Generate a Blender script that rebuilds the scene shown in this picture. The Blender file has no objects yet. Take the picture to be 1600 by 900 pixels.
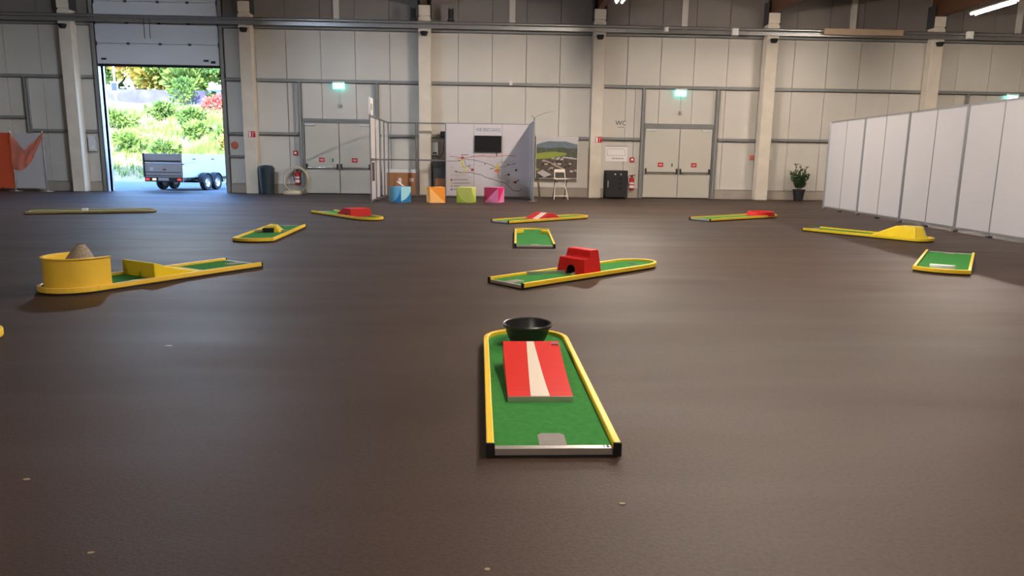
import bpy, math, random
from mathutils import Vector, Matrix
random.seed(7)
PI = math.pi
R = math.radians
scene = bpy.context.scene
C = scene.collection

# ------------------------------------------------------------------ camera
cam_d = bpy.data.cameras.new('camera'); cam = bpy.data.objects.new('camera', cam_d); C.objects.link(cam)
cam_d.sensor_width = 36.0; cam_d.lens = 36.0 * 1110.0 / 1600.0
cam_d.clip_start = 0.05; cam_d.clip_end = 400
_m = Matrix.Rotation(-0.0363425, 4, 'Z') @ Matrix.Rotation(PI / 2 - 0.17872, 4, 'X') @ Matrix.Rotation(0.014669, 4, 'Z')
cam.matrix_world = Matrix.Translation((0, 0, 1.3)) @ _m
scene.camera = cam

# ------------------------------------------------------------------ world, sun, exposure
world = bpy.data.worlds.new('world'); scene.world = world; world.use_nodes = True
wn = world.node_tree.nodes; wl = world.node_tree.links
bg = wn['Background']
sky = wn.new('ShaderNodeTexSky'); sky.sky_type = 'NISHITA'; sky.sun_disc = False
sky.sun_elevation = R(40); sky.sun_rotation = R(190); sky.air_density = 1.2; sky.dust_density = 0.6
wb_mix = wn.new('ShaderNodeVectorMath'); wb_mix.operation = 'MULTIPLY'; wb_mix.inputs[1].default_value = (0.72, 0.95, 1.3)   # white balance set for the warm tubes
wl.new(sky.outputs[0], wb_mix.inputs[0]); wl.new(wb_mix.outputs[0], bg.inputs[0]); bg.inputs[1].default_value = 2.2
sun_d = bpy.data.lights.new('sun', 'SUN'); sun_d.energy = 17.0; sun_d.angle = R(0.6); sun_d.color = (1.0, 0.93, 0.82)
sun = bpy.data.objects.new('sun', sun_d); C.objects.link(sun)
sun.rotation_euler = Vector((-0.22, 0.76, -0.57)).to_track_quat('-Z', 'Y').to_euler()
sun.location = (0, -40, 40)
LAMP = 1850.0            # radiance of the lit fluorescent tubes
vs = scene.view_settings
scene.display_settings.display_device = 'sRGB'
vs.view_transform = 'Standard'; vs.look = 'None'; vs.exposure = 0.1; vs.gamma = 1.0; vs.use_curve_mapping = False

# ------------------------------------------------------------------ materials
def lin(c):
    return tuple(((x / 255) / 12.92 if x / 255 <= .04045 else ((x / 255 + .055) / 1.055) ** 2.4) for x in c)
M = {}
def mat(name, rgb, rough=.5, metal=0., var=0., scale=6., bump=0., bscale=40., rvar=0., spec=.5, alpha=1., emit=None, stretch=None):
    m = bpy.data.materials.new(name); m.use_nodes = True
    nt = m.node_tree; b = nt.nodes['Principled BSDF']
    col = lin(rgb)
    b.inputs['Base Color'].default_value = (*col, 1)
    b.inputs['Roughness'].default_value = rough; b.inputs['Metallic'].default_value = metal
    b.inputs['Specular IOR Level'].default_value = spec
    b.inputs['Alpha'].default_value = alpha
    if emit:
        b.inputs['Emission Color'].default_value = (*lin(emit[0]), 1); b.inputs['Emission Strength'].default_value = emit[1]
    if var or bump or rvar:
        tc = nt.nodes.new('ShaderNodeTexCoord'); src = tc.outputs['Object']
        if stretch:
            mp = nt.nodes.new('ShaderNodeMapping'); mp.inputs['Scale'].default_value = stretch
            nt.links.new(src, mp.inputs[0]); src = mp.outputs[0]
    if var or rvar:
        n = nt.nodes.new('ShaderNodeTexNoise'); n.inputs['Scale'].default_value = scale; n.inputs['Detail'].default_value = 5
        nt.links.new(src, n.inputs[0])
        if var:
            mx = nt.nodes.new('ShaderNodeMapRange'); mx.inputs[1].default_value = .25; mx.inputs[2].default_value = .75
            mx.inputs[3].default_value = 1 - var; mx.inputs[4].default_value = 1 + var
            nt.links.new(n.outputs[0], mx.inputs[0])
            vm = nt.nodes.new('ShaderNodeVectorMath'); vm.operation = 'SCALE'; vm.inputs[0].default_value = col
            nt.links.new(mx.outputs[0], vm.inputs['Scale']); nt.links.new(vm.outputs[0], b.inputs['Base Color'])
        if rvar:
            mr = nt.nodes.new('ShaderNodeMapRange'); mr.inputs[1].default_value = .3; mr.inputs[2].default_value = .7
            mr.inputs[3].default_value = max(.02, rough - rvar); mr.inputs[4].default_value = min(1, rough + rvar)
            nt.links.new(n.outputs[0], mr.inputs[0]); nt.links.new(mr.outputs[0], b.inputs['Roughness'])
    if bump:
        n2 = nt.nodes.new('ShaderNodeTexNoise'); n2.inputs['Scale'].default_value = bscale; n2.inputs['Detail'].default_value = 4
        nt.links.new(src, n2.inputs[0])
        bp = nt.nodes.new('ShaderNodeBump'); bp.inputs['Strength'].default_value = bump; bp.inputs['Distance'].default_value = .01
        nt.links.new(n2.outputs[0], bp.inputs['Height']); nt.links.new(bp.outputs[0], b.inputs['Normal'])
    M[name] = m
    return m

mat('panel_white', (205, 200, 190), .45, var=.03, scale=1.2)
mat('panel_upper', (128, 121, 116), .55, var=.05, scale=1.5)
mat('joint_dark', (78, 74, 70), .8)
mat('steel_grey', (140, 140, 137), .45, .1, var=.06, scale=5)
mat('steel_dark', (70, 72, 74), .5, .3)
mat('galvanised', (185, 186, 186), .32, .85, var=.06, scale=8)
mat('concrete', (214, 204, 188), .8, var=.07, scale=2.5, bump=.15, bscale=60)
mat('concrete_plinth', (165, 155, 143), .85, var=.09, scale=3, bump=.2, bscale=50)
mat('glulam', (92, 60, 42), .6, var=.18, scale=3, stretch=(12, 1, 12))
mat('ceiling_grey', (120, 116, 112), .7)
mat('door_section', (204, 209, 216), .4, var=.02)
mat('door_cream', (196, 191, 178), .45, var=.02, scale=1)
mat('chrome', (190, 190, 190), .22, .9)
mat('black_plastic', (24, 24, 26), .45)
mat('black_rubber', (18, 17, 17), .7)
mat('sign_red', (196, 30, 40), .5)
mat('red_paint', (196, 26, 26), .35)
mat('white_print', (232, 230, 226), .5)
mat('sign_green', (30, 120, 60), .5)
mat('exit_glow', (120, 235, 225), .4, emit=((120, 240, 235), 3.2))
mat('exit_white', (240, 255, 250), .4, emit=((225, 255, 252), 6.0))
mat('lane_yellow', (248, 208, 52), .38, var=.05, scale=9, rvar=.06)
mat('lane_glare', (150, 138, 96), .5, var=.06, scale=9)  # yellow curb dulled, bluish glare is put into the colour
mat('moulded_yellow', (238, 198, 70), .3, var=.05, scale=5)
mat('moulded_lemon', (232, 204, 44), .25, var=.04, scale=5)
mat('felt_green', (62, 132, 66), .95, var=.13, scale=26, bump=.5, bscale=400, spec=.1)
mat('felt_glare', (120, 128, 74), .95, var=.1, scale=26, spec=.1)  # green felt dulled, the same glare is put into the colour
mat('lane_base', (26, 24, 23), .7)
mat('aluminium', (196, 192, 186), .35, .75, var=.08, scale=10)
mat('tee_grey', (140, 134, 130), .8, var=.07, scale=20)
mat('ramp_red', (212, 32, 18), .5, var=.04, scale=5, spec=.25)
mat('ramp_side', (188, 64, 50), .5)
mat('ramp_white', (228, 214, 197), .5, spec=.3)
mat('moulded_red', (200, 30, 26), .55, var=.06, scale=7, spec=.3)
mat('bowl_black', (38, 37, 37), .35, var=.1, scale=12, rvar=.08)
mat('mesh_grey', (142, 130, 116), .8, var=.35, scale=60)
mat('partition_white', (184, 182, 184), .5, var=.015, scale=1)
mat('partition_alu', (150, 150, 152), .4, .6)
mat('booth_white', (206, 199, 200), .5)
mat('frame_alu', (128, 126, 124), .4, .6)
mat('screen_black', (16, 17, 21), .25)
mat('cardboard', (164, 112, 76), .85, var=.08, scale=4)
mat('orange_cloth', (226, 100, 56), .8, alpha=.55)
mat('orange_panel', (206, 84, 48), .7, var=.04)
mat('wood_white', (232, 226, 214), .5)
mat('bin_dark', (38, 52, 60), .5, var=.06)
mat('hose_cream', (206, 192, 160), .55)
mat('cabinet_black', (30, 30, 33), .5, var=.08)
mat('pot_black', (26, 26, 30), .6)
mat('leaf_dark', (44, 74, 34), .5, var=.35, scale=9)
mat('leaf_young', (110, 122, 44), .5, var=.2, scale=9)
mat('stem_brown', (84, 66, 46), .8)
mat('map_red', (190, 66, 60), .6); mat('map_brown', (120, 92, 84), .6); mat('map_grey', (150, 138, 142), .6)
mat('map_yellow', (220, 200, 90), .6); mat('map_orange', (228, 128, 70), .6); mat('map_green', (120, 150, 70), .6)
mat('map_blue', (80, 130, 180), .6); mat('map_dark', (70, 52, 60), .6); mat('sign_blue', (20, 36, 96), .5); mat('letter_blue', (92, 112, 140), .6)
mat('orange_plastic', (214, 112, 88), .45)
mat('beige_board', (196, 172, 144), .7, var=.06, scale=3)
mat('tube_lit', (255, 250, 240), .4, emit=((255, 239, 224), LAMP))
mat('paper_bit', (150, 136, 112), .8)
mat('trailer_grey', (192, 194, 198), .45, .1, var=.04)
mat('trailer_dark', (52, 58, 68), .5)
mat('tyre', (34, 34, 36), .8); mat('rim_silver', (190, 194, 198), .35, .7)
mat('tail_red', (220, 40, 50), .3, emit=((255, 70, 60), 1.2)); mat('tail_clear', (250, 225, 190), .3, emit=((255, 225, 180), 1.5))
mat('plate_grey', (200, 204, 206), .4)

def floor_material():
    m = bpy.data.materials.new('asphalt'); m.use_nodes = True; nt = m.node_tree; L = nt.links
    b = nt.nodes['Principled BSDF']; tc = nt.nodes.new('ShaderNodeTexCoord')
    def noise(scale, detail, sc=(1, 1, 1), dist=0.):
        mp = nt.nodes.new('ShaderNodeMapping'); mp.inputs['Scale'].default_value = sc; L.new(tc.outputs['Object'], mp.inputs[0])
        n = nt.nodes.new('ShaderNodeTexNoise'); n.inputs['Scale'].default_value = scale; n.inputs['Detail'].default_value = detail
        n.inputs['Distortion'].default_value = dist; L.new(mp.outputs[0], n.inputs[0]); return n.outputs[0]
    def rng(s, a, c, lo, hi):
        r = nt.nodes.new('ShaderNodeMapRange'); r.inputs[1].default_value = a; r.inputs[2].default_value = c
        r.inputs[3].default_value = lo; r.inputs[4].default_value = hi; L.new(s, r.inputs[0]); return r.outputs[0]
    def mul(a, c):
        n = nt.nodes.new('ShaderNodeMath'); n.operation = 'MULTIPLY'; L.new(a, n.inputs[0]); L.new(c, n.inputs[1]); return n.outputs[0]
    big = rng(noise(.35, 4), .3, .7, .84, 1.16)
    streak = rng(noise(.9, 6, (.22, 1.6, 1), .6), .3, .72, .92, 1.07)
    grain = rng(noise(55, 3), .25, .75, .72, 1.28)
    spots = rng(noise(1.7, 2, (1, 1, 1), 1.5), .16, .3, .62, 1.0)
    f = mul(mul(big, streak), mul(grain, spots))
    vm = nt.nodes.new('ShaderNodeVectorMath'); vm.operation = 'SCALE'; vm.inputs[0].default_value = lin((60, 45, 36))
    L.new(f, vm.inputs['Scale']); L.new(vm.outputs[0], b.inputs['Base Color'])
    L.new(rng(noise(1.1, 5, (.3, 1.4, 1), .5), .3, .7, .5, .6), b.inputs['Roughness']); b.inputs['Specular IOR Level'].default_value = .33
    bp = nt.nodes.new('ShaderNodeBump'); bp.inputs['Strength'].default_value = .35; bp.inputs['Distance'].default_value = .004
    L.new(noise(90, 4), bp.inputs['Height']); L.new(bp.outputs[0], b.inputs['Normal'])
    M['asphalt'] = m
floor_material()

def mix_material(name, cols, scale, rough=.9, stretch=(1, 1, 1)):
    m = bpy.data.materials.new(name); m.use_nodes = True; nt = m.node_tree; L = nt.links
    b = nt.nodes['Principled BSDF']; tc = nt.nodes.new('ShaderNodeTexCoord')
    mp = nt.nodes.new('ShaderNodeMapping'); mp.inputs['Scale'].default_value = stretch; L.new(tc.outputs['Object'], mp.inputs[0])
    n = nt.nodes.new('ShaderNodeTexNoise'); n.inputs['Scale'].default_value = scale; n.inputs['Detail'].default_value = 6
    L.new(mp.outputs[0], n.inputs[0])
    cr = nt.nodes.new('ShaderNodeValToRGB'); els = cr.color_ramp.elements
    while len(els) < len(cols): els.new(.5)
    for i, c in enumerate(cols):
        els[i].position = .3 + .4 * i / (len(cols) - 1); els[i].color = (*lin(c), 1)
    L.new(n.outputs[0], cr.inputs[0]); L.new(cr.outputs[0], b.inputs['Base Color']); b.inputs['Roughness'].default_value = rough
    M[name] = m
mix_material('hill_soil', [(78, 104, 44), (120, 122, 70), (150, 126, 96), (86, 112, 48)], .9)
mix_material('yard_asphalt', [(92, 98, 104), (112, 118, 122)], 1.5)
mix_material('grass_green', [(72, 110, 36), (112, 136, 58), (92, 124, 48)], 1.2)
mix_material('leaf_bush', [(54, 90, 36), (92, 118, 46), (112, 126, 54)], 1.0)
mix_material('leaf_autumn', [(190, 150, 60), (150, 150, 70), (200, 110, 60)], 1.0)
mix_material('leaf_red', [(176, 60, 56), (200, 96, 80), (170, 110, 70)], 1.2)
mix_material('wall_stone', [(62, 60, 76), (86, 82, 98)], 1.5)  # dark bluish tone has the shade on the wall in it

# ------------------------------------------------------------------ mesh building
class MB:
    def __init__(s): s.v = []; s.f = []; s.mi = []
    def add(s, vs_, fs, mi=0):
        o = len(s.v); s.v += [tuple(p) for p in vs_]; s.f += [tuple(i + o for i in f) for f in fs]; s.mi += [mi] * len(fs); return s
    def box(s, x0, x1, y0, y1, z0, z1, mi=0):
        return s.add([(x0, y0, z0), (x1, y0, z0), (x1, y1, z0), (x0, y1, z0), (x0, y0, z1), (x1, y0, z1), (x1, y1, z1), (x0, y1, z1)],
                     [(0, 3, 2, 1), (4, 5, 6, 7), (0, 1, 5, 4), (1, 2, 6, 5), (2, 3, 7, 6), (3, 0, 4, 7)], mi)
    def prism(s, pts, z0, z1, mi=0):            # polygon in xy (ccw), extruded in z
        n = len(pts)
        return s.add([(x, y, z0) for x, y in pts] + [(x, y, z1) for x, y in pts],
                     [tuple(range(n - 1, -1, -1)), tuple(range(n, 2 * n))] + [(i, (i + 1) % n, n + (i + 1) % n, n + i) for i in range(n)], mi)
    def xprism(s, pts, x0, x1, mi=0):           # polygon in yz, extruded along x
        n = len(pts)
        return s.add([(x0, y, z) for y, z in pts] + [(x1, y, z) for y, z in pts],
                     [tuple(range(n - 1, -1, -1)), tuple(range(n, 2 * n))] + [(i, (i + 1) % n, n + (i + 1) % n, n + i) for i in range(n)], mi)
    def yprism(s, pts, y0, y1, mi=0):           # polygon in xz, extruded along y
        n = len(pts)
        return s.add([(x, y0, z) for x, z in pts] + [(x, y1, z) for x, z in pts],
                     [tuple(range(n)), tuple(range(2 * n - 1, n - 1, -1))] + [(i, n + i, n + (i + 1) % n, (i + 1) % n) for i in range(n)], mi)
    def lathe(s, prof, c=(0, 0, 0), n=24, mi=0, a0=0., a1=2 * PI):
        full = abs(a1 - a0 - 2 * PI) < 1e-6; k = n if full else n + 1; m = len(prof); vs_ = []
        for i in range(k):
            a = a0 + (a1 - a0) * i / n
            vs_ += [(c[0] + r * math.cos(a), c[1] + r * math.sin(a), c[2] + z) for r, z in prof]
        fs = []
        for i in range(n):
            j = (i + 1) % k
            fs += [(i * m + q, j * m + q, j * m + q + 1, i * m + q + 1) for q in range(m - 1)]
        return s.add(vs_, fs, mi)
    def tube(s, path, r, n=8, mi=0, closed=False):
        P_ = [Vector(p) for p in path]; k = len(P_); vs_ = []; up = Vector((0, 0, 1)); prev = None
        for i, p in enumerate(P_):
            if closed: t = P_[(i + 1) % k] - P_[i - 1]
            else: t = P_[min(i + 1, k - 1)] - P_[max(i - 1, 0)]
            t.normalize()
            a = prev if prev is not None else (Vector((1, 0, 0)) if abs(t.z) > .9 else up)
            a = (a - t * a.dot(t)).normalized(); prev = a; b = t.cross(a)
            vs_ += [p + (a * math.cos(2 * PI * j / n) + b * math.sin(2 * PI * j / n)) * r for j in range(n)]
        fs = []
        for i in range(k if closed else k - 1):
            q = (i + 1) % k
            fs += [(i * n + j, i * n + (j + 1) % n, q * n + (j + 1) % n, q * n + j) for j in range(n)]
        if not closed: fs += [tuple(range(n - 1, -1, -1)), tuple(range((k - 1) * n, k * n))]
        return s.add(vs_, fs, mi)
    def strip(s, a, b, z0, z1, mi=0, closed=False):   # wall between two parallel xy paths
        n = len(a); vs_ = []
        for p, q in zip(a, b): vs_ += [(p[0], p[1], z0), (q[0], q[1], z0), (q[0], q[1], z1), (p[0], p[1], z1)]
        fs = []
        for i in range(n - 1):
            o = i * 4; w = o + 4
            fs += [(o + j, o + (j + 1) % 4, w + (j + 1) % 4, w + j) for j in range(4)]
        fs += [(3, 2, 1, 0), ((n - 1) * 4, (n - 1) * 4 + 1, (n - 1) * 4 + 2, (n - 1) * 4 + 3)]
        return s.add(vs_, fs, mi)
    def build(s, name, mats, parent=None, loc=(0, 0, 0), rz=0., bevel=0., smooth=False, rot=None):
        me = bpy.data.meshes.new(name); me.from_pydata(s.v, [], s.f)
        for m in ([mats] if isinstance(mats, str) else mats): me.materials.append(M[m])
        me.polygons.foreach_set('material_index', s.mi)
        if smooth: me.polygons.foreach_set('use_smooth', [True] * len(me.polygons))
        me.update(); o = bpy.data.objects.new(name, me); C.objects.link(o)
        import bmesh
        bm = bmesh.new(); bm.from_mesh(me); bmesh.ops.recalc_face_normals(bm, faces=bm.faces); bm.to_mesh(me); bm.free()
        if smooth:
            try: me.set_sharp_from_angle(angle=R(38))
            except Exception: pass
        o.location = loc; o.rotation_euler = rot if rot else (0, 0, rz)
        if parent: o.parent = parent
        if bevel:
            bv = o.modifiers.new('bevel', 'BEVEL'); bv.width = bevel; bv.segments = 2; bv.limit_method = 'ANGLE'; bv.angle_limit = R(40)
        return o
def tag(o, label=None, cat=None, group=None, kind=None):
    if label: o['label'] = label
    if cat: o['category'] = cat
    if group: o['group'] = group
    if kind: o['kind'] = kind
    return o
def thing(name, label, cat, loc=(0, 0, 0), rz=0., group=None):
    o = bpy.data.objects.new(name, None); C.objects.link(o); o.location = loc; o.rotation_euler = (0, 0, rz); o.empty_display_size = .1
    return tag(o, label, cat, group)
def struct(o, label=None): return tag(o, label, None, None, 'structure')
def box(x0, x1, y0, y1, z0, z1, mi=0): return MB().box(x0, x1, y0, y1, z0, z1, mi)
def text(name, body, size, m, parent, loc, rot=(PI / 2, 0, 0), sx=1.):
    cu = bpy.data.curves.new(name, 'FONT'); cu.body = body; cu.size = size; cu.align_x = 'CENTER'; cu.align_y = 'CENTER'; cu.extrude = .0008
    cu.materials.append(M[m]); o = bpy.data.objects.new(name, cu); C.objects.link(o); o.parent = parent
    me = bpy.data.meshes.new_from_object(o); bpy.data.objects.remove(o)
    o = bpy.data.objects.new(name, me); C.objects.link(o); o.parent = parent
    o.location = loc; o.rotation_euler = rot; o.scale = (sx, 1, 1); return o

# ------------------------------------------------------------------ the hall shell
D = 25.74                      # inner face of the back wall
XL, XR, YB, ZC = -24., 24., -14., 8.6
DX0, DX1, DZ = -13.32, -9.2, 4.3       # vehicle door opening
struct(box(XL, XR, YB, D + .26, -.12, 0).build('floor', 'asphalt'))
struct(box(XL - .3, XR + .3, YB - .3, D + .3, ZC, ZC + .25).build('ceiling', 'ceiling_grey'))
wb = MB().box(XL, DX0, D + .1, D + .26, 0, ZC).box(DX1, XR, D + .1, D + .26, 0, ZC).box(DX0, DX1, D + .1, D + .26, DZ, ZC).build('wall_back', 'joint_dark')
struct(wb)
seams = [XL]; k = -1.05 - 1.183 * 19
while k < XR - .5:
    if k > XL + .5: seams.append(k)
    k += 1.183
seams.append(XR)
for a, b in zip(seams[:-1], seams[1:]):
    for lo, hi in ((a, min(b, DX0)), (max(a, DX1), b)):
        if hi - lo < .05: continue
        g = .007
        box(lo + g, hi - g, D, D + .1, .34, 5.72).build('panel', 'panel_white', wb, bevel=.006)
        box(lo + g, hi - g, D, D + .1, 5.73, ZC).build('upper_panel', 'panel_upper', wb, bevel=.006)
mb = MB()
box(DX0, DX1, D + .02, D + .1, 5.2, ZC).build('upper_panel', 'panel_upper', wb)
struct(box(XL - .2, XL, YB, D + .26, 0, ZC).build('wall_left', 'panel_white'))
struct(box(XR, XR + .2, YB, D + .26, 0, ZC).build('wall_right', 'panel_white'))
struct(box(XL, XR, YB - .2, YB, 0, ZC).build('wall_front', 'panel_white'))
# concrete plinth along the wall foot, between the doors
bb = struct(bpy.data.objects.new('baseboard_back', None)); C.objects.link(bb)
for a, b in ((XL, DX0 - .02), (DX1 + .16, -6.56), (-3.84, 5.42), (8.18, XR)):
    MB().box(a, b, D - .08, D + .1, 0, .33).build('plinth', 'concrete_plinth', bb, bevel=.01)
    MB().box(a, b, D - .095, D, .33, .345).build('flashing', 'galvanised', bb)

# concrete pillars with the beam seats on top
PX = [-20.0, -14.12, -8.2, -2.18, 3.8, 9.8, 15.62, 21.6]
for i, x in enumerate(PX):
    p = struct(bpy.data.objects.new('concrete_pillar', None)); C.objects.link(p); p.location = (x, 0, 0)
    p['label'] = 'pale concrete hall pillar against the back wall'; p['group'] = 'concrete pillars'
    MB().box(-.21, .21, 25.3, D - .08, 0, 5.98).build('shaft', 'concrete', p, bevel=.02)
    MB().box(-.19, .19, 25.34, D - .002, 5.98, 6.04).box(-.2, .2, 25.3, D - .002, 6.04, 6.38).build('beam_seat', 'concrete', p, bevel=.01)
    for q in (-.225, .21): MB().box(q, q + .015, 25.3, D - .002, 6.0, 6.75).build('side_plate', 'steel_dark', p)
    cup = MB().lathe([(0, 0), (.09, .0), (.13, .1), (.13, .13)], (0, 25.2, 5.38), 16, 0).build('pipe_cup', 'black_rubber', p, smooth=True)
    b = MB().box(-.1, .1, YB + .1, D - .01, 6.38, 7.6).build('roof_beam', 'glulam'); b.location.x = x
    struct(b)
# galvanised girts and posts
n_trim = [1]
def trim(mb, m='steel_grey', bevel=.0):
    n_trim[0] += 1; return struct(mb.build('trim_%d' % n_trim[0], m, bevel=bevel))
def channel(mb, x0, x1, z, h=.11, d=.1):       # horizontal C profile
    mb.box(x0, x1, D - d, D, z + h / 2 - .012, z + h / 2); mb.box(x0, x1, D - d, D, z - h / 2, z - h / 2 + .012)
    mb.box(x0, x1, D - d, D - d + .012, z - h / 2, z + h / 2)
for i in range(len(PX) - 1):
    a, b = PX[i] + .21, PX[i + 1] - .21
    segs = [(a, b)] if i != 1 else [(a, DX0 - .12), (DX1 + .12, b)]
    for s, e in segs:
        if e - s < .1: continue
        mb = MB(); channel(mb, s, e, 3.88); trim(mb)
        mb = MB(); channel(mb, s, e, 5.64, .16, .16); trim(mb)
def hgirt(x0, x1, z, h=.1, m='steel_grey'):
    mb = MB(); channel(mb, x0, x1, z, h); trim(mb, m)
for x0, x1, z in ((-19.79, -15.9, 2.5), (-15.7, -14.33, 2.06), (-13.91, -13.46, 2.06), (DX1 + .12, -8.41, 2.06), (-7.99, -6.62, 2.08), (-3.78, -2.39, 2.06),
                  (-1.97, 3.59, 2.08), (4.01, 5.4, 2.08), (8.2, 9.59, 2.1), (10.01, 15.4, 2.12)):
    hgirt(x0, x1, z)
hgirt(-6.44, -3.96, 2.56); hgirt(5.56, 8.05, 2.58)
for x, z0, z1 in ((-15.8, 2.0, 3.83), (-6.53, 0, 3.83), (-3.87, 0, 3.83), (5.48, 0, 3.83), (8.12, 0, 3.83), (17.13, 0, 3.83)):
    mb = MB().box(x - .055, x + .055, D - .13, D - .118, z0, z1).box(x - .055, x - .043, D - .13, D, z0, z1).box(x + .043, x + .055, D - .13, D, z0, z1); trim(mb)
for x in (-5.2, .81, 6.8, 12.75, 18.7):
    trim(MB().box(x - .1, x + .1, D - .06, D, 5.74, ZC), 'panel_white')
# overhead pipe run along the rail
for i in range(len(PX) - 1):
    a, b = PX[i], PX[i + 1]
    o = MB().tube([(a, 25.19, 5.8), (b, 25.19, 5.8)], .05, 12).build('ceiling_pipe', 'galvanised', smooth=True)
    struct(o)
    trim(MB().box(a, b, 25.22, 25.26, 5.62, 5.74), 'galvanised')
o = box(11.45, 14.2, 25.02, 25.1, 5.66, 5.86).build('wooden_board', 'beige_board', bevel=.008)
tag(o, 'long beige board fixed along the overhead pipe run', 'board')
for x, z, lab in ((6.02, 5.72, 'left of the white boxes on the overhead pipe rail, above the WC door'), (8.38, 5.68, 'larger pale junction box on the overhead rail beside the pillar'), (16.55, 5.74, 'pale junction box on the overhead rail under the right tube lamp')):
    s = .06 if x < 7 else .1
    o = MB().box(x - s, x + s, 25.0, 25.13, z - s * 1.2, z + s * 1.2).box(x - s * .8, x + s * .8, 24.985, 25.0, z - s, z + s).build('junction_box', 'white_print', bevel=.006)
    tag(o, lab if lab.startswith(('larger', 'pale')) else 'small white box on the overhead rail above the right exit sign', 'junction box', 'boxes on the overhead rail')
o = MB().box(.74, .84, D - .17, D - .1, 3.84, 4.0).box(.76, .82, D - .18, D - .17, 3.86, 3.98).build('junction_box', 'white_print', bevel=.005)
tag(o, 'tiny white box on the long girt above the map wall', 'junction box')
# black spotlights standing on the rail
for x, lab in ((-2.52, 'black spotlight beside the pillar on the overhead rail'), (-1.27, 'black spotlight on the overhead rail right of the pillar, facing up')):
    t = thing('spotlight', lab, 'spotlight', (x, 25.1, 5.84), 0, 'spotlights on the overhead rail')
    MB().box(-.12, .12, -.06, .06, 0, .05).build('clamp', 'black_plastic', t, bevel=.01)
    MB().box(-.09, -.06, -.03, .03, .05, .42).build('yoke', 'black_plastic', t); MB().box(.06, .09, -.03, .03, .05, .42).build('yoke', 'black_plastic', t)
    MB().lathe([(0, 0), (.055, 0), (.06, .2), (.05, .3), (0, .3)], (0, 0, .08), 14).build('can', 'black_plastic', t, smooth=True)

# ------------------------------------------------------------------ fluorescent lamps (twin tubes under a reflector)
mat('tube_dim', (255, 250, 240), .4, emit=((255, 239, 224), LAMP * .42))       # weaker tubes, output tuned to balance the brightness
mat('tube_medium', (255, 250, 240), .4, emit=((255, 239, 224), LAMP * .7))  # output lowered to tone down the walls it lights
mat('tube_cool_fill', (245, 250, 255), .4, emit=((212, 231, 255), LAMP * .78))      # cool tint chosen to turn the left walls bluish
def lamp(x, y, z, label, tube='tube_lit'):
    t = thing('fluorescent_lamp', label, 'lamp', (x, y, z), 0, 'twin tube fluorescent lamps')
    MB().yprism([(-.13, .05), (-.05, .11), (.05, .11), (.13, .05), (.12, .045), (.045, .1), (-.045, .1), (-.12, .045)], -.8, .8).build('reflector', 'wood_white', t)
    for s in (-1, 1):
        MB().tube([(s * .07, -.75, .02), (s * .07, .75, .02)], .016, 10).build('tube', tube, t, smooth=True)
        for q in (-.79, .75): MB().box(s * .07 - .02, s * .07 + .02, q, q + .04, -.005, .06).build('tube_holder', 'wood_white', t)
    for s in (-.6, .6):
        MB().tube([(0, s, .1), (0, s, ZC - z)], .006, 6).build('suspension_wire', 'steel_dark', t)
lamp(3.45, 19.0, 5.42, 'lit twin tube lamp at the top edge above the tall pillar')
lamp(13.38, 19.45, 5.42, 'lit twin tube lamp hanging at the top right corner', 'tube_medium')
lamp(3.6, 9.4, 5.42, 'lit twin tube lamp over the middle of the hall', 'tube_medium')
lamp(-7.8, 18.2, 5.42, 'added cool fill lamp, unseen overhead before the vehicle door', 'tube_cool_fill')  # added lamp, brightens the left walls and cools their tint
lamp(2.6, 3.4, 5.42, 'lit twin tube lamp overhead, right of the nearest lane', 'tube_dim')
lamp(-4.5, -4.5, 5.42, 'added fill lamp, unseen overhead behind the viewpoint')  # added lamp, brightens faces turned to the camera

# ------------------------------------------------------------------ sectional vehicle door
d1 = struct(bpy.data.objects.new('door_1', None), 'raised white sectional vehicle door'); C.objects.link(d1)
for j in range(5):
    z0 = DZ + .02 + .68 * j
    s = MB().box(DX0 - .06, DX1 + .06, D - .06, D - .012, z0 + .004, z0 + .676).build('door_section', 'door_section', d1, bevel=.012)
    for q in (.26, .52, .76):
        x = DX0 + (DX1 - DX0) * q
        MB().box(x - .05, x + .05, D - .08, D - .06, z0 + .64, z0 + .71).build('hinge', 'steel_dark', s)
    for x in (DX0 - .02, DX1 + .02):
        MB().box(x - .05, x + .05, D - .09, D - .06, z0 + .6, z0 + .74).build('roller', 'steel_dark', s)
    if j == 0:
        for x in (DX0 + .22, DX1 - .46): MB().box(x - .08, x + .08, D - .085, D - .06, z0 + .13, z0 + .19).build('grip', 'black_plastic', s)
        MB().box(DX1 - .3, DX1 - .15, D - .085, D - .06, z0 + .07, z0 + .15).build('latch', 'black_plastic', s)
MB().box(DX0 - .02, DX1 + .02, D - .06, D - .015, DZ - .06, DZ + .02).build('seal', 'black_rubber', d1)
for x0, x1 in ((DX0 - .16, DX0 - .0), (DX1 + .0, DX1 + .16)):
    MB().box(x0, x1, D - .1, D - .08, 0, 7.7).box(x0, x0 + .02, D - .1, D, 0, 7.7).box(x1 - .02, x1, D - .1, D, 0, 7.7).build('track', 'steel_grey', d1)
for x0, x1 in ((DX0 - .02, DX0), (DX1, DX1 + .02)):
    MB().box(x0, x1, D, D + .36, 0, DZ).build('reveal', 'door_section', d1)
MB().box(DX0 - .02, DX1 + .02, D + .02, D + .36, DZ, DZ + .02).build('reveal', 'door_section', d1)
tag(MB().tube([(-11.46, 25.2, 5.75), (-11.46, 25.2, 5.1)], .012, 6).build('pull_cord', 'steel_dark', smooth=True), 'left of two dark cords hanging before the raised door', 'cord', 'cords by the vehicle door')
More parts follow.
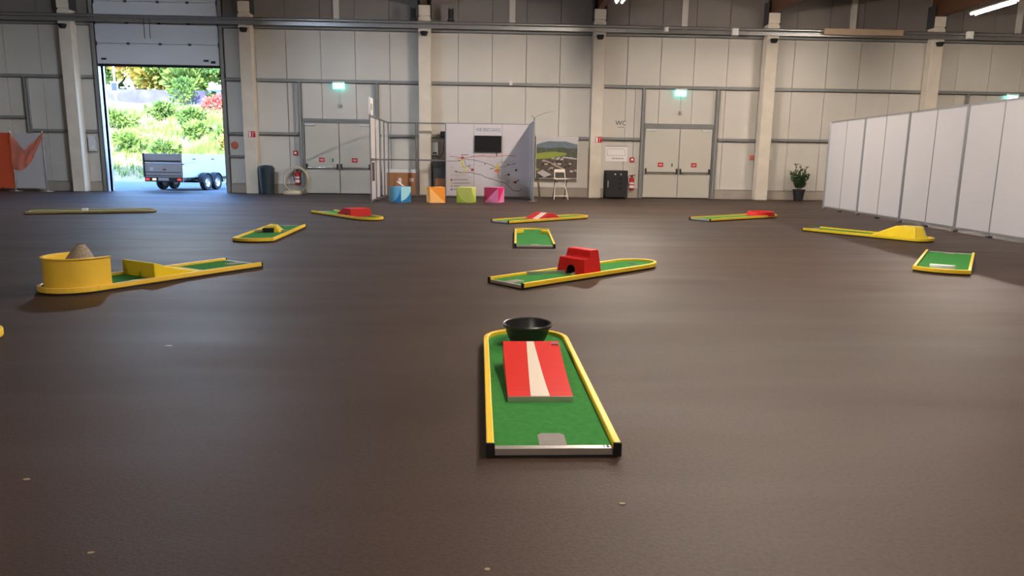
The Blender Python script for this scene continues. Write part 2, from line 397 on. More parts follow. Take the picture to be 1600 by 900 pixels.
tag(MB().tube([(-11.28, 25.2, 5.75), (-11.28, 25.2, 5.1)], .012, 6).build('pull_cord', 'steel_dark', smooth=True), 'right of two dark cords hanging before the raised door', 'cord', 'cords by the vehicle door')
t = thing('door_control_box', 'pale grey control box beside the vehicle door', 'control box', (-13.72, D, 1.38))
MB().box(-.11, .11, -.16, 0, .0, .52).build('housing', 'plate_grey', t, bevel=.012)
MB().lathe([(0, 0), (.035, 0), (.035, .03), (0, .03)], (0, 0, 0), 12).build('knob', 'white_print', t, loc=(.03, -.16, .12), rot=(PI / 2, 0, 0))

# ------------------------------------------------------------------ double emergency doors
def double_door(name, x0, x1, h, label):
    d = struct(bpy.data.objects.new(name, None), label); C.objects.link(d); xm = (x0 + x1) / 2 + .04
    for q in (x0, x1): MB().box(q - .03, q + .03, D - .1, D, 0, h + .05).build('jamb', 'steel_grey', d)
    MB().box(x0 + .03, x1 - .03, D - .1, D, h, h + .06).build('lintel', 'steel_grey', d)
    for s, (a, b) in enumerate(((x0 + .05, xm - .011), (xm + .011, x1 - .05))):
        lf = MB().box(a, b, D - .075, D - .02, .03, h - .01).build('door_leaf', 'door_cream', d, bevel=.008)
        MB().box(a + .03, a + .38, D - .13, D - .075, h - .1, h - .04).build('door_closer', 'plate_grey', lf, bevel=.008) if s == 0 else MB().box(b - .38, b - .03, D - .13, D - .075, h - .1, h - .04).build('door_closer', 'plate_grey', lf, bevel=.008)
        MB().tube([(a + .08, D - .15, .93), (b - .08, D - .15, .93)], .018, 10).build('push_bar', 'chrome', lf, smooth=True)
        for q in (a + .06, b - .06):
            MB().box(q - .02, q + .02, D - .17, D - .075, .88, 1.06).build('bar_bracket', 'black_plastic', lf, bevel=.005)
        MB().box(a + .05, b - .05, D - .079, D - .075, .855, .862).build('kick_line', 'steel_grey', lf)
        q = (a + b) / 2 - (.02 if s == 0 else .03)
        sg = MB().box(q - .1, q + .1, D - .081, D - .075, 1.12, 1.27).build('red_notice', 'sign_red', lf)
        MB().box(q - .07, q + .07, D - .083, D - .081, 1.2, 1.215).box(q - .05, q + .05, D - .083, D - .081, 1.17, 1.18).build('print', 'white_print', sg)
    MB().box(xm - .26, xm - .21, D - .081, D - .075, 1.13, 1.25).build('green_notice', 'sign_green', d)
    MB().box(x0 + .03, x1 - .03, D - .018, D - .002, 0, h).build('dark_backing', 'joint_dark', d)  # dark sheet added so the gaps around the leaves read dark
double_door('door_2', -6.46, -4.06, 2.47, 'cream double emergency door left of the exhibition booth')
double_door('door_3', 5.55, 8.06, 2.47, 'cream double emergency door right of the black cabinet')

# ------------------------------------------------------------------ exit signs
def exit_sign(x, z, label):
    t = thing('exit_sign', label, 'exit sign', (x, D - .13, z), 0, 'lit exit signs')
    MB().box(-.2, .2, -.06, .06, .1, .15).build('housing', 'wood_white', t, bevel=.006)
    MB().box(-.2, .2, -.008, .008, -.1, .1).build('glowing_panel', 'exit_glow', t)
    MB().box(-.15, -.04, -.012, -.008, -.07, .07).build('running_figure', 'exit_white', t); MB().box(.04, .16, -.012, -.008, -.05, .05).build('arrow', 'exit_white', t)
    MB().tube([(.02, .06, -.1), (.02, .06, -.62)], .012, 6).build('conduit', 'aluminium', t)
    MB().box(-.02, .06, .0, .1, -.72, -.62).build('junction', 'steel_grey', t)
exit_sign(-5.17, 3.72, 'glowing exit sign above the left double door')
exit_sign(6.78, 3.68, 'glowing exit sign above the right double door')
exit_sign(18.75, 3.72, 'glowing exit sign at the right edge above the white partition')

# ------------------------------------------------------------------ fire safety fittings
def fire_sign(x, label):
    t = thing('fire_sign', label, 'sign', (x, 25.298, 2.03), 0, 'red and white fire signs')
    MB().box(-.12, .12, -.006, 0, -.1, .1).build('plate', 'red_paint', t)
    MB().box(-.1, -.03, -.008, -.006, -.085, .085).box(.02, .035, -.008, -.006, -.08, .06).box(.035, .1, -.008, -.006, .05, .06).build('pictogram', 'white_print', t)
fire_sign(-8.12, 'red fire extinguisher sign on the pillar beside the open vehicle door')
fire_sign(3.88, 'red fire extinguisher sign on the pillar beside the landscape poster')
def call_point(x, z, label, top):
    t = thing('fire_call_point', label, 'alarm', (x, D, z), 0, 'red fire call points')
    MB().box(-.08, .08, -.06, 0, -.08, .08).build('case', 'red_paint', t, bevel=.01)
    MB().box(-.04, .04, -.064, -.06, -.035, .04).build('glass', 'white_print', t)
    MB().tube([(0, -.125, .08), (0, -.125, top - z)], .011, 6).build('conduit', 'steel_grey', t)
call_point(-6.76, 1.42, 'red fire call point right of the dark bin', 3.8)
call_point(5.17, 1.36, 'red fire call point right of the white notice board', 3.8)
def extinguisher(x, z, label):
    t = thing('fire_extinguisher', label, 'extinguisher', (x, D - .13, z), 0, 'red fire extinguishers')
    MB().lathe([(0, 0), (.08, 0), (.09, .03), (.09, .36), (.07, .42), (.03, .45), (0, .45)], (0, 0, 0), 18).build('cylinder', 'red_paint', t, smooth=True)
    for q0, q1 in ((.06, .16), (.2, .26)): MB().lathe([(.0915, q0), (.0915, q1)], (0, 0, 0), 18, 0).build('printed_band', 'white_print', t, smooth=True)
    MB().box(-.03, .03, -.03, .03, .45, .5).box(-.02, .12, -.015, .015, .5, .525).build('valve', 'black_plastic', t)
    MB().tube([(-.02, 0, .5), (-.1, -.01, .5), (-.15, -.02, .42), (-.14, -.03, .28), (-.1, -.03, .1)], .013, 8).build('hose', 'black_rubber', t, smooth=True)
    MB().box(-.05, .05, .08, .13, .2, .26).build('bracket', 'steel_dark', t)
extinguisher(-6.7, .34, 'red fire extinguisher on the wall inside the coiled hose ring')
extinguisher(5.17, .3, 'red fire extinguisher on the wall right of the black cabinet')
t = thing('hose_reel_bell', 'orange round alarm on the wall by the vehicle door', 'alarm', (-8.87, D, 1.66))
MB().lathe([(0, 0), (.13, 0), (.115, .07), (0, .085)], (0, 0, 0), 20).build('bell', 'orange_plastic', t, rot=(PI / 2, 0, 0), smooth=True)
MB().box(-.2, .34, -.1, 0, -.42, -.34).build('shelf', 'steel_grey', t, bevel=.01)
MB().tube([(-.2, -.05, .0), (-.25, -.06, -.2), (-.15, -.07, -.36)], .02, 8).build('hose', 'steel_dark', t, smooth=True)
o = MB().box(-.06, .06, -.08, 0, -.08, .08).box(-.04, .04, -.1, -.08, -.05, .05).build('wall_socket', 'orange_plastic', loc=(9.5, D, 1.5), bevel=.01)
tag(o, 'red wall socket left of the pillar near the potted shrub', 'socket')
o = MB().box(-.06, .06, -.02, 0, -.2, .2).box(-.01, .03, -.035, -.02, .05, .3).build('wall_tag', 'wood_white', loc=(10.2, D, 1.62))
tag(o, 'small white wall plate right of the pillar near the shrub', 'plate')
t = thing('wc_sign', 'plain wall sign reading WC with an arrow line', 'sign', (4.72, D - .005, 2.58))
text('lettering', 'WC', .22, 'black_plastic', t, (0, -.002, .05)); MB().box(-.1, .14, -.003, 0, -.1, -.085).build('arrow_line', 'black_plastic', t)
MB().box(-.2, .22, 0, .004, -.14, .17).build('plate', 'panel_white', t)
t = thing('notice_board', 'white paper notice board above the black cabinet', 'notice board', (4.6, D, 1.55))
MB().box(-.39, .39, -.02, 0, -.26, .26).build('board', 'white_print', t)
MB().box(-.38, .4, -.03, 0, .265, .28).build('top_bar', 'steel_dark', t)
pr = MB()
for s in range(14): pr.box(-.32 + s * .046, -.30 + s * .046, -.022, -.02, .16 + .02 * (s % 2), .2)
for s in range(14): pr.box(-.32 + s * .046, -.295 + s * .046, -.022, -.02, -.06, -.04)
for s in range(6): pr.box(-.33, -.31, -.022, -.02, -.04 + .035 * s, -.02 + .035 * s).box(.3, .32, -.022, -.02, -.04 + .035 * s, -.02 + .035 * s)
for s in range(9): pr.box(-.16 + .05 * s, -.13 + .05 * s, -.022, -.02, -.17 - .02 * (s % 2), -.13)
tag(pr.build('print', 'map_grey', t), kind='stuff')

# ------------------------------------------------------------------ things standing along the wall
t = thing('waste_bin', 'dark blue-grey bin with rounded lid at the pillar', 'bin', (-7.68, 25.3, 0))
MB().lathe([(0, .02), (.23, .02), (.265, .86), (.25, .86), (.21, .1), (0, .1)], (0, 0, 0), 28).build('body', 'bin_dark', t, smooth=True)
MB().lathe([(.275, .84), (.275, .9), (.21, .97), (0, 1.0)], (0, 0, 0), 28).build('lid', 'bin_dark', t, smooth=True)
MB().lathe([(.0, 0), (.235, 0), (.235, .02), (0, .02)], (0, 0, 0), 28).build('foot', 'black_rubber', t)
t = thing('coiled_hose', 'cream hose coiled in an upright ring against the wall', 'hose', (-6.72, 25.48, .0))
for q in range(3):
    MB().tube([(math.cos(a) * (.44 - .012 * q), -.03 * q, .5 + math.sin(a) * (.46 - .02 * q)) for a in [2 * PI * i / 40 for i in range(40)]], .016, 8, closed=True).build('coil', 'hose_cream', t, smooth=True)
o = MB().lathe([(0, 0), (.24, 0), (.26, .06), (.2, .14), (.08, .17), (0, .17)], (0, 0, 0), 14).build('cream_sack', 'hose_cream', loc=(-6.76, 25.1, 0), smooth=True); o.scale = (1.3, .6, .9)
tag(o, 'crumpled cream sack on the floor at the foot of the hose', 'sack')
t = thing('storage_cabinet', 'low black cabinet with two round knobs by the wall', 'cabinet', (4.53, 25.3, 0))
MB().box(-.38, .38, -.28, .28, .04, .98).build('body', 'cabinet_black', t, bevel=.012)
MB().box(-.35, .35, -.3, -.28, .08, .94).build('door', 'cabinet_black', t, bevel=.008)
for x in (-.07, .13): MB().lathe([(0, 0), (.03, 0), (.03, .03), (0, .04)], (0, 0, 0), 12).build('knob', 'aluminium', t, loc=(x, -.3, .85), rot=(PI / 2, 0, 0))
MB().box(-.33, -.29, -.305, -.3, .4, .62).build('hinge', 'steel_grey', t)
for z in (.3, .48, .66): MB().box(.05, .18, -.305, -.3, z, z + .1).build('vent', 'black_rubber', t)
for x in (-.33, .33): MB().box(x - .04, x + .04, -.25, .25, 0, .04).build('foot', 'black_rubber', t)

# landscape poster (flat print), leaning flush on the wall
t = thing('landscape_poster', 'large poster of a green valley with roofs and hills', 'poster', (2.45, 25.58, 0))
W0, Z0, Z1 = .75, .66, 2.12
MB().box(-W0, W0, -.02, .02, Z0, Z1).build('board', 'white_print', t)
mat('p_sky', (206, 204, 206), .6); mat('p_hill', (112, 128, 140), .6, var=.1, scale=8); mat('p_wood', (84, 92, 78), .7, var=.35, scale=9)
mat('p_field', (150, 164, 66), .6, var=.08, scale=5); mat('p_town', (92, 82, 74), .7, var=.4, scale=14); mat('p_road', (176, 160, 146), .6); mat('p_roof', (196, 190, 190), .6); mat('p_dark', (50, 50, 48), .7, var=.3, scale=15)
def lay(name, pts, m, lvl):
    y = -.02 - .0012 * lvl
    MB().yprism([(-W0 + .02 + u * (2 * W0 - .04), Z0 + .02 + v * (Z1 - Z0 - .04)) for u, v in pts], y - .0012, y).build(name, m, t)
lay('printed_sky', [(0, .7), (1, .7), (1, 1), (0, 1)], 'p_sky', 0)
lay('printed_hills', [(0, .6), (1, .6), (1, .83), (.86, .86), (.72, .9), (.5, .9), (.3, .905), (.16, .87), (.0, .82)], 'p_hill', 1)
lay('printed_woods', [(0, .3), (1, .3), (1, .74), (.8, .73), (.6, .76), (.3, .73), (0, .75)], 'p_wood', 2)
lay('printed_field', [(0, .46), (.3, .48), (.55, .53), (.74, .57), (.72, .62), (.45, .65), (.2, .63), (0, .6)], 'p_field', 3)
lay('printed_town', [(0, 0), (1, 0), (1, .5), (.7, .52), (.4, .46), (.1, .44), (0, .4)], 'p_town', 4)
lay('printed_road', [(.2, .42), (.26, .43), (.72, .22), (.66, .2)], 'p_road', 5)
lay('printed_grass', [(0, .17), (.1, .2), (.02, .24), (0, .24)], 'p_field', 5)
random.seed(3)
for i in range(26):
    u, v, w = random.uniform(.1, .92), random.uniform(.14, .48), random.uniform(.03, .09)
    lay('printed_roof', [(u, v), (u + w, v - .01), (u + w + .02, v + .035), (u + .03, v + .045)], random.choice(['p_roof', 'p_road', 'p_dark']), 6 + .15 * i)
lay('printed_roof', [(.62, .5), (.98, .46), (1, .49), (.66, .535)], 'p_roof', 11)
lay('printed_shed', [(.02, .0), (.36, .0), (.37, .06), (.2, .12), (.02, .13)], 'p_dark', 11)
lay('printed_shed_roof', [(.02, .13), (.2, .01), (.38, .08), (.16, .2)], 'p_roof', 12)

# folding bar stool
t = thing('folding_bar_stool', 'white folding bar stool with dark rear legs below the poster', 'stool', (2.46, 24.2, 0), R(6))
MB().box(-.22, .22, -.17, .16, .665, .695).build('seat', 'wood_white', t, bevel=.01)
MB().box(-.18, .18, .15, .175, .9, 1.0).build('backrest', 'wood_white', t, bevel=.01)
for s in (-1, 1):
    MB().tube([(s * .24, -.2, 0), (s * .19, .0, .4), (s * .17, .165, .98)], .014, 8).build('leg', 'wood_white', t, smooth=True)
    MB().tube([(s * .2, .24, 0), (s * .2, -.12, .665)], .014, 8).build('leg', 'black_plastic', t, smooth=True)
MB().tube([(-.225, -.14, .12), (.225, -.14, .12)], .011, 8).build('footrest', 'wood_white', t)

# potted shrub
t = thing('potted_shrub', 'dark green leafy shrub in a black pot by the wall', 'plant', (11.15, 25.3, 0))
MB().lathe([(0, .02), (.15, 0), (.2, .36), (.22, .36), (.22, .4), (.19, .4), (.185, .34), (0, .34)], (0, 0, 0), 20).build('pot', 'pot_black', t, smooth=True)
MB().lathe([(0, .345), (.184, .345)], (0, 0, 0), 16).build('soil', 'stem_brown', t)
def leaf(mb, p, d, L_, w, mi=0):
    d = Vector(d).normalized(); s = d.cross(Vector((random.uniform(-1, 1), random.uniform(-1, 1), random.uniform(-.3, 1)))).normalized(); p = Vector(p)
    n = d.cross(s) * (w * .25)
    mb.add([p, p + d * L_ * .5 + s * w + n, p + d * L_, p + d * L_ * .5 - s * w + n, p + d * L_ * .5], [(0, 1, 4), (1, 2, 4), (2, 3, 4), (3, 0, 4)], mi)
random.seed(5); st = MB(); lf = MB()
for tip in ((-.2, 0, .98), (-.16, .08, 1.3), (.0, -.03, 1.26), (.22, .02, 1.2), (.3, 0, .92), (-.33, -.05, 1.0), (.1, -.12, .98), (.05, .14, 1.05), (-.06, -.14, .9), (.17, .1, .86)):
    path = [Vector((tip[0] * .1, tip[1] * .1, .34)), Vector((tip[0] * .55, tip[1] * .6, .34 + (tip[2] - .34) * .42)), Vector(tip)]
    st.tube(path, .009, 6)
    for i in range(64):
        q = random.uniform(.18, 1); p = path[0].lerp(path[1], q * 2) if q < .5 else path[1].lerp(path[2], q * 2 - 1)
        a = random.uniform(0, 2 * PI); leaf(lf, p, (math.cos(a), math.sin(a), random.uniform(.1, 1.2)), random.uniform(.09, .15), random.uniform(.018, .03), 1 if q > .9 and random.random() < .5 else 0)
st.build('stem', 'stem_brown', t); lf.build('foliage', ['leaf_dark', 'leaf_young'], t)

# ------------------------------------------------------------------ exhibition booth
YBO = 24.75
def post(parent, x, y, z1, z0=0., m='frame_alu', r=.022):
    return MB().prism([(x + r * math.cos(a), y + r * math.sin(a)) for a in [R(22.5 + 45 * i) for i in range(8)]], z0, z1).build('post', m, parent)
t = thing('exhibition_booth', 'open aluminium booth frame left of the map wall', 'booth frame', (0, 0, 0))
for x in (-3.38, -2.44, -2.38): post(t, x, YBO, 2.5)
for x0, x1 in ((-3.36, -2.46), (-2.36, -1.46)):
    for z in (.05, 1.24, 2.47): MB().box(x0, x1, YBO - .015, YBO + .015, z - .025, z + .025).build('rail', 'frame_alu', t)
t = thing('booth_side_wall', 'booth side wall of white strips in an aluminium frame', 'booth wall', (0, 0, 0))
ys = [21.0, 21.92, 22.84, 23.76, 24.7]
for y in ys[:-1]: post(t, -3.38, y, 2.98 if y == ys[0] else 2.5)
for a, b in zip(ys[:-1], ys[1:]):
    for z in (.05, 1.24, 2.47): MB().box(-3.395, -3.365, a + .02, b - .02, z - .022, z + .022).build('rail', 'frame_alu', t)
MB().box(-3.39, -3.37, ys[0] + .03, ys[1] - .1, .08, 1.2).build('white_strip', 'booth_white', t)
MB().box(-3.39, -3.37, ys[0] + .03, ys[1] - .1, 1.28, 2.44).build('white_strip', 'booth_white', t)
MB().box(-3.39, -3.37, ys[1] + .25, ys[2] - .2, .1, 2.44).build('white_strip', 'booth_white', t)
MB().box(-3.39, -3.37, ys[2] + .5, ys[2] + .66, .1, 2.44).build('white_strip', 'booth_white', t)
MB().box(-3.39, -3.37, ys[3] + .3, ys[3] + .42, .1, 2.2).build('white_strip', 'booth_white', t)
MB().box(-3.39, -3.37, ys[3] + .68, ys[3] + .8, 1.3, 2.3).build('white_strip', 'booth_white', t)
MB().box(-3.369, -3.366, ys[0] + .15, ys[0] + .62, .62, 1.16).build('picture', 'map_dark', t)
MB().box(-3.4, -3.38, ys[0] - .04, ys[0] + .62, 2.52, 3.0).build('sign_sheet', 'white_print', t)
MB().box(-3.379, -3.377, ys[0] + .2, ys[0] + .45, 2.66, 2.84).build('sign_print', 'map_grey', t)

t = thing('map_wall', 'white booth wall printed with a coloured route map', 'booth wall', (0, 0, 0))
for j in range(3):
    a = -1.42 + .955 * j
    for z0, z1 in ((.06, 1.24), (1.25, 2.47)):
        MB().box(a + .006, a + .949, YBO - .02, YBO + .02, z0, z1).build('wall_panel', 'booth_white', t, bevel=.003)
for x in (-1.43, -.468, .487, 1.45): post(t, x, YBO + .01, 2.5, m='partition_alu', r=.024)
MB().box(-1.42, 1.45, YBO - .015, YBO + .03, 2.47, 2.5).build('rail', 'partition_alu', t); MB().box(-1.42, 1.45, YBO - .015, YBO + .03, .02, .06).build('rail', 'partition_alu', t)
text('lettering', 'WIR SIND DAVUS', .17, 'letter_blue', t, (.01, YBO - .023, 2.28), (PI / 2, 0, 0), .62)
def ribbon(pts, w, m, name='map_route', lvl=0):
    y = YBO - .0215 - .0006 * lvl; mb = MB(); n = len(pts); up = []; dn = []
    for i, p in enumerate(pts):
        a = Vector(pts[max(0, i - 1)]); b = Vector(pts[min(n - 1, i + 1)]); d = (b - a).normalized(); q = Vector((-d.y, d.x)) * w
        up.append((p[0] + q.x, p[1] + q.y)); dn.append((p[0] - q.x, p[1] - q.y))
    vs_ = [(x, y, z) for x, z in up] + [(x, y, z) for x, z in dn]
    mb.add(vs_, [(i, i + 1, n + i + 1, n + i) for i in range(n - 1)]); mb.build(name, m, t)
def mp(px, py): return (-1.42 + (px - 697) * 2.87 / 131.5, .02 + (308 + (px - 697) * .017 - py) * 2.47 / 116.5)
def wig(pts, k=4, amp=.012):
    out = []
    for a, b in zip(pts[:-1], pts[1:]):
        for i in range(k):
            q = i / k; out.append((a[0] + (b[0] - a[0]) * q + random.uniform(-amp, amp), a[1] + (b[1] - a[1]) * q + random.uniform(-amp, amp)))
    return out + [pts[-1]]
random.seed(11)
Zm = lambda L_: [mp(690 + x / 10.59, 235 + y / 10.59) for x, y in L_]
ribbon(wig(Zm([(125, 90), (230, 105), (340, 120), (480, 105), (560, 85), (750, 80), (920, 95), (1080, 80), (1230, 95)])), .008, 'map_red')
ribbon(wig(Zm([(230, 130), (340, 125), (500, 105), (700, 100), (900, 110)])), .006, 'map_red', lvl=1)
ribbon(wig(Zm([(90, 175), (290, 172), (350, 140), (520, 155), (700, 200), (840, 245), (920, 290), (1060, 265), (1230, 215)])), .008, 'map_brown', lvl=2)
ribbon(wig(Zm([(230, 360), (370, 375), (500, 370), (560, 390), (660, 410), (740, 455), (880, 490), (940, 520), (1030, 540), (1110, 585), (1180, 670), (1290, 690), (1330, 655)])), .01, 'map_brown', lvl=3)
ribbon(wig(Zm([(330, 150), (340, 220), (360, 260), (390, 300), (370, 370)])), .03, 'map_yellow', lvl=4)
ribbon(wig(Zm([(370, 150), (400, 250), (450, 280), (500, 310)])), .008, 'map_brown', lvl=5)
ribbon(wig(Zm([(920, 230), (925, 290), (930, 340)])), .045, 'map_yellow', lvl=4)
ribbon(wig(Zm([(880, 330), (920, 340), (960, 330)])), .05, 'map_orange', lvl=6)
ribbon(wig(Zm([(930, 340), (935, 420), (970, 480)])), .012, 'map_orange', lvl=7)
for i in range(26):
    x, y = random.uniform(130, 1250), random.uniform(170, 640); l = random.uniform(60, 220)
    if y > 470 and x < 560: continue
    ribbon(wig(Zm([(x, y), (x + l * .5, y + random.uniform(-20, 20)), (min(1380, x + l), y + random.uniform(-25, 25))]), 3, .008), .0035, 'map_grey', lvl=8)
ribbon(wig(Zm([(1080, 520), (1090, 495), (1120, 495), (1130, 530), (1100, 545), (1080, 520)])), .006, 'map_dark', lvl=9)
def pin(x, y, r, m):
    c = Zm([(x, y)])[0]
    MB().lathe([(0, 0), (r, 0), (r, .004), (0, .006)], (0, 0, 0), 12).build('map_pin', m, t, loc=(c[0], YBO - .026, c[1]), rot=(PI / 2, 0, 0))
for x, y, r, m in ((345, 120, .05, 'map_red'), (512, 322, .05, 'map_red'), (1115, 405, .04, 'map_dark'), (1240, 330, .04, 'map_dark'), (1230, 535, .045, 'map_dark'), (1200, 530, .035, 'map_orange'), (1270, 505, .035, 'map_brown'),
                   (1075, 420, .035, 'map_yellow'), (1230, 470, .03, 'map_yellow'), (720, 225, .02, 'map_dark'), (1105, 235, .025, 'map_brown'), (290, 165, .03, 'map_green'), (165, 490, .035, 'map_red'), (165, 545, .03, 'map_yellow'), (165, 598, .03, 'map_orange'), (165, 655, .035, 'map_blue')):
    pin(x, y, r, m)
for y, x1 in ((490, 440), (547, 470), (597, 300), (652, 300)): ribbon(Zm([(195, y), (x1, y)]), .008, 'map_dark', 'legend_line', 10)
for x, y, l in ((320, 70, 120), (440, 252, 40), (215, 345, 40), (800, 305, 70)): ribbon(Zm([(x, y), (x + l, y)]), .012, 'map_brown', 'place_name', 10)
t = thing('booth_wing', 'white booth wing wall at the right end of the map', 'booth wall', (1.45, 0, 0))
for y in (22.75, 23.72): post(t, .0, y, 2.6 if y < 23 else 2.5, m='partition_alu', r=.026)
for a, b in ((22.78, 23.69), (23.75, 24.7)): MB().box(-.015, .015, a, b, .06, 2.47).build('wall_panel', 'booth_white', t)
MB().box(-.02, .02, 22.78, 24.7, 2.47, 2.5).build('rail', 'partition_alu', t)
MB().box(-.12, .12, 22.7, 22.8, 0, .02).build('foot', 'partition_alu', t)
t = thing('arm_lamp', 'thin bent arm lamp on top of the booth wing', 'lamp', (1.45, 22.75, 2.6))
MB().tube([(0, 0, 0), (.12, -.02, .06), (.3, -.05, .14), (.55, -.1, .2)], .012, 6).build('arm', 'aluminium', t, smooth=True)
MB().tube([(0, 0, .0), (-.1, 0, .08)], .018, 6).build('clamp', 'aluminium', t)
MB().box(.48, .62, -.14, -.07, .18, .21).build('head', 'aluminium', t)
o = MB().tube([(1.72, 23.3, 0), (1.64, 23.6, .86)], .03, 8).build('dark_rod', 'stem_brown', smooth=True)
tag(o, 'dark wooden rod leaning right of the booth wing', 'rod')
t = thing('flat_television', 'black flat television hung on the map wall', 'television', (.01, YBO - .03, 1.815))
MB().box(-.46, .46, -.07, -.02, -.275, .275).build('body', 'black_plastic', t, bevel=.006)
MB().box(-.445, .445, -.074, -.07, -.255, .262).build('screen', 'screen_black', t)
MB().box(-.15, .15, -.02, 0, -.12, .12).build('bracket', 'steel_dark', t)
MB().tube([(.29, -.03, -.275), (.295, -.02, -.38), (.29, -.015, -.42)], .012, 6).build('cable', 'map_dark', t)
# cubes
def cube(x, y, rz, cols, style, label):
    t = thing('cube_seat', label, 'cube', (x, y, 0), R(rz), 'four coloured cube seats')
    h = .235
    for i, c in enumerate(cols): mat('cube_%s_%d' % (style, i), c, .55)
    n0 = 'cube_%s_%d'
    MB().box(-h, h, -h, h, 0, .46).build('body', n0 % (style, 0), t, bevel=.004)
    def patch(face, pts, k, nm):
        mb = MB(); q = .0015
        if face == 'front': mb.yprism([(u, v) for u, v in pts], -h - q, -h)
        elif face == 'right': mb.xprism([(u, v) for u, v in pts], h, h + q)
        else: mb.xprism([(-u, v) for u, v in pts], -h - q, -h)
        mb.build(nm, n0 % (style, k), t)
    e = .233
    arc = [(e, .002)] + [(e - (2 * e) * .6 * math.sin(a) ** 1.0, .002 + .0) for a in (PI / 2,)] + [(-e * .2 + 2 * e * .6 * (1 - math.cos(a)), .45 * math.sin(a)) for a in [R(q) for q in (15, 30, 45, 60, 75, 90)]]
    if style == 'blue':
        patch('front', [(e, .002), (e, .45), (e - .03, .34), (e - .09, .2), (e - .18, .09), (e - .32, .002)], 1, 'dark_patch')
        patch('right', [(-e, .002), (e, .002), (e, .455), (-e, .455)], 2, 'light_patch'); 
        mb = MB().xprism([(-e, .002), (e, .002), (e, .32), (e - .1, .2), (e - .25, .1), (-e, .04)], h + .0015, h + .003); mb.build('dark_patch', n0 % (style, 1), t)
    elif style == 'orange':
        patch('front', [(-e, .45), (e, .002), (e, .455), (-e, .457)], 1, 'dark_patch')
        patch('left', [(-e, .45), (e, .0), (e, .455)], 1, 'dark_patch')
    elif style == 'green':
        patch('front', [(-e, .455), (-e, .002), (e - .12, .002), (e - .2, .03), (-e + .13, .12), (-e + .05, .25)], 1, 'dark_patch')
        patch('right', [(-e, .002), (e, .002), (e, .455), (-e, .455)], 2, 'light_patch')
        MB().xprism([(-e, .455), (-e, .002), (e, .002), (e - .2, .15), (-e + .1, .3)], h + .0015, h + .003).build('dark_patch', n0 % (style, 1), t)
    else:
        patch('front', [(-e, .455), (-e, .002), (e, .455)], 1, 'dark_patch')
        patch('right', [(-e, .455), (-e, .002), (e, .455)], 2, 'mid_patch')
cube(-2.62, 21.55, -32, [(110, 184, 216), (26, 118, 176), (150, 208, 226)], 'blue', 'light blue cube seat with dark blue curves')
cube(-1.55, 21.6, 17, [(250, 186, 110), (238, 150, 40)], 'orange', 'orange cube seat with a paler orange triangle')
cube(-.64, 21.8, -16, [(186, 190, 98), (150, 176, 40), (204, 212, 120)], 'green', 'lime green cube seat with curved patches')
cube(.21, 22.0, -24, [(216, 120, 166), (166, 30, 80), (204, 22, 96)], 'pink', 'pink cube seat with dark magenta triangles')
o = MB().box(-.13, .13, -.04, .04, 0, .012).build('white_leaflet', 'white_print', loc=(-2.68, 21.5, .5), rot=(0, R(32), R(-20))); o.location = (-2.6, 21.55, .535)
tag(o, 'white folded leaflet leaning on top of the blue cube', 'leaflet')
# behind the booth frame
t = thing('cardboard_box', 'large brown cardboard crate with white top behind the booth frame', 'box', (-2.98, 25.28, 0))
MB().box(-.54, .52, -.26, .26, .02, .8).build('carton', 'cardboard', t, bevel=.008)
MB().box(-.54, .52, -.26, .26, .8, .92).build('lid', 'white_print', t, bevel=.006)
MB().box(.28, .42, -.264, -.26, .5, .62).build('sticker', 'ramp_white', t)
MB().box(-.1, .0, -.264, -.26, .42, .62).build('sticker', 'ramp_white', t)
for x in (-.45, .43): MB().box(x - .06, x + .06, -.24, .24, 0, .02).build('runner', 'stem_brown', t)
t = thing('flight_case', 'dark case with brown front behind the map wall end', 'case', (-1.62, 25.28, 0))
MB().box(-.27, .3, -.2, .2, .05, 1.2).build('body', 'steel_dark', t, bevel=.01)
MB().box(-.2, .25, -.21, -.2, .15, .62).build('front', 'cardboard', t, bevel=.004)
for x in (-.22, .25): MB().box(x - .04, x + .04, -.16, .16, 0, .05).build('caster', 'black_rubber', t)
t = thing('white_wall_unit', 'white equipment unit on the pillar behind the booth', 'unit', (-1.84, 25.5, 1.42))
MB().box(-.12, .1, -.12, .2, 0, .44).build('case', 'white_print', t, bevel=.02)
MB().box(-.08, .06, -.14, -.12, .04, .1).build('outlet', 'steel_dark', t)
MB().tube([(.05, .0, 0), (.12, -.02, -.12), (.28, -.02, .1), (.34, 0, .6)], .012, 6).build('cable', 'black_rubber', t)
t = thing('black_loudspeaker', 'small black speaker on the girt behind the booth', 'speaker', (-1.56, 25.55, 2.02))
MB().box(-.1, .1, -.1, .08, 0, .22).build('case', 'black_plastic', t, bevel=.015)
MB().lathe([(0, 0), (.06, 0), (.05, .02), (0, .01)], (0, 0, 0), 14).build('cone', 'steel_dark', t, loc=(0, -.1, .1), rot=(PI / 2, 0, 0))
MB().box(-.02, .02, .08, .19, .05, .1).build('bracket', 'steel_dark', t)

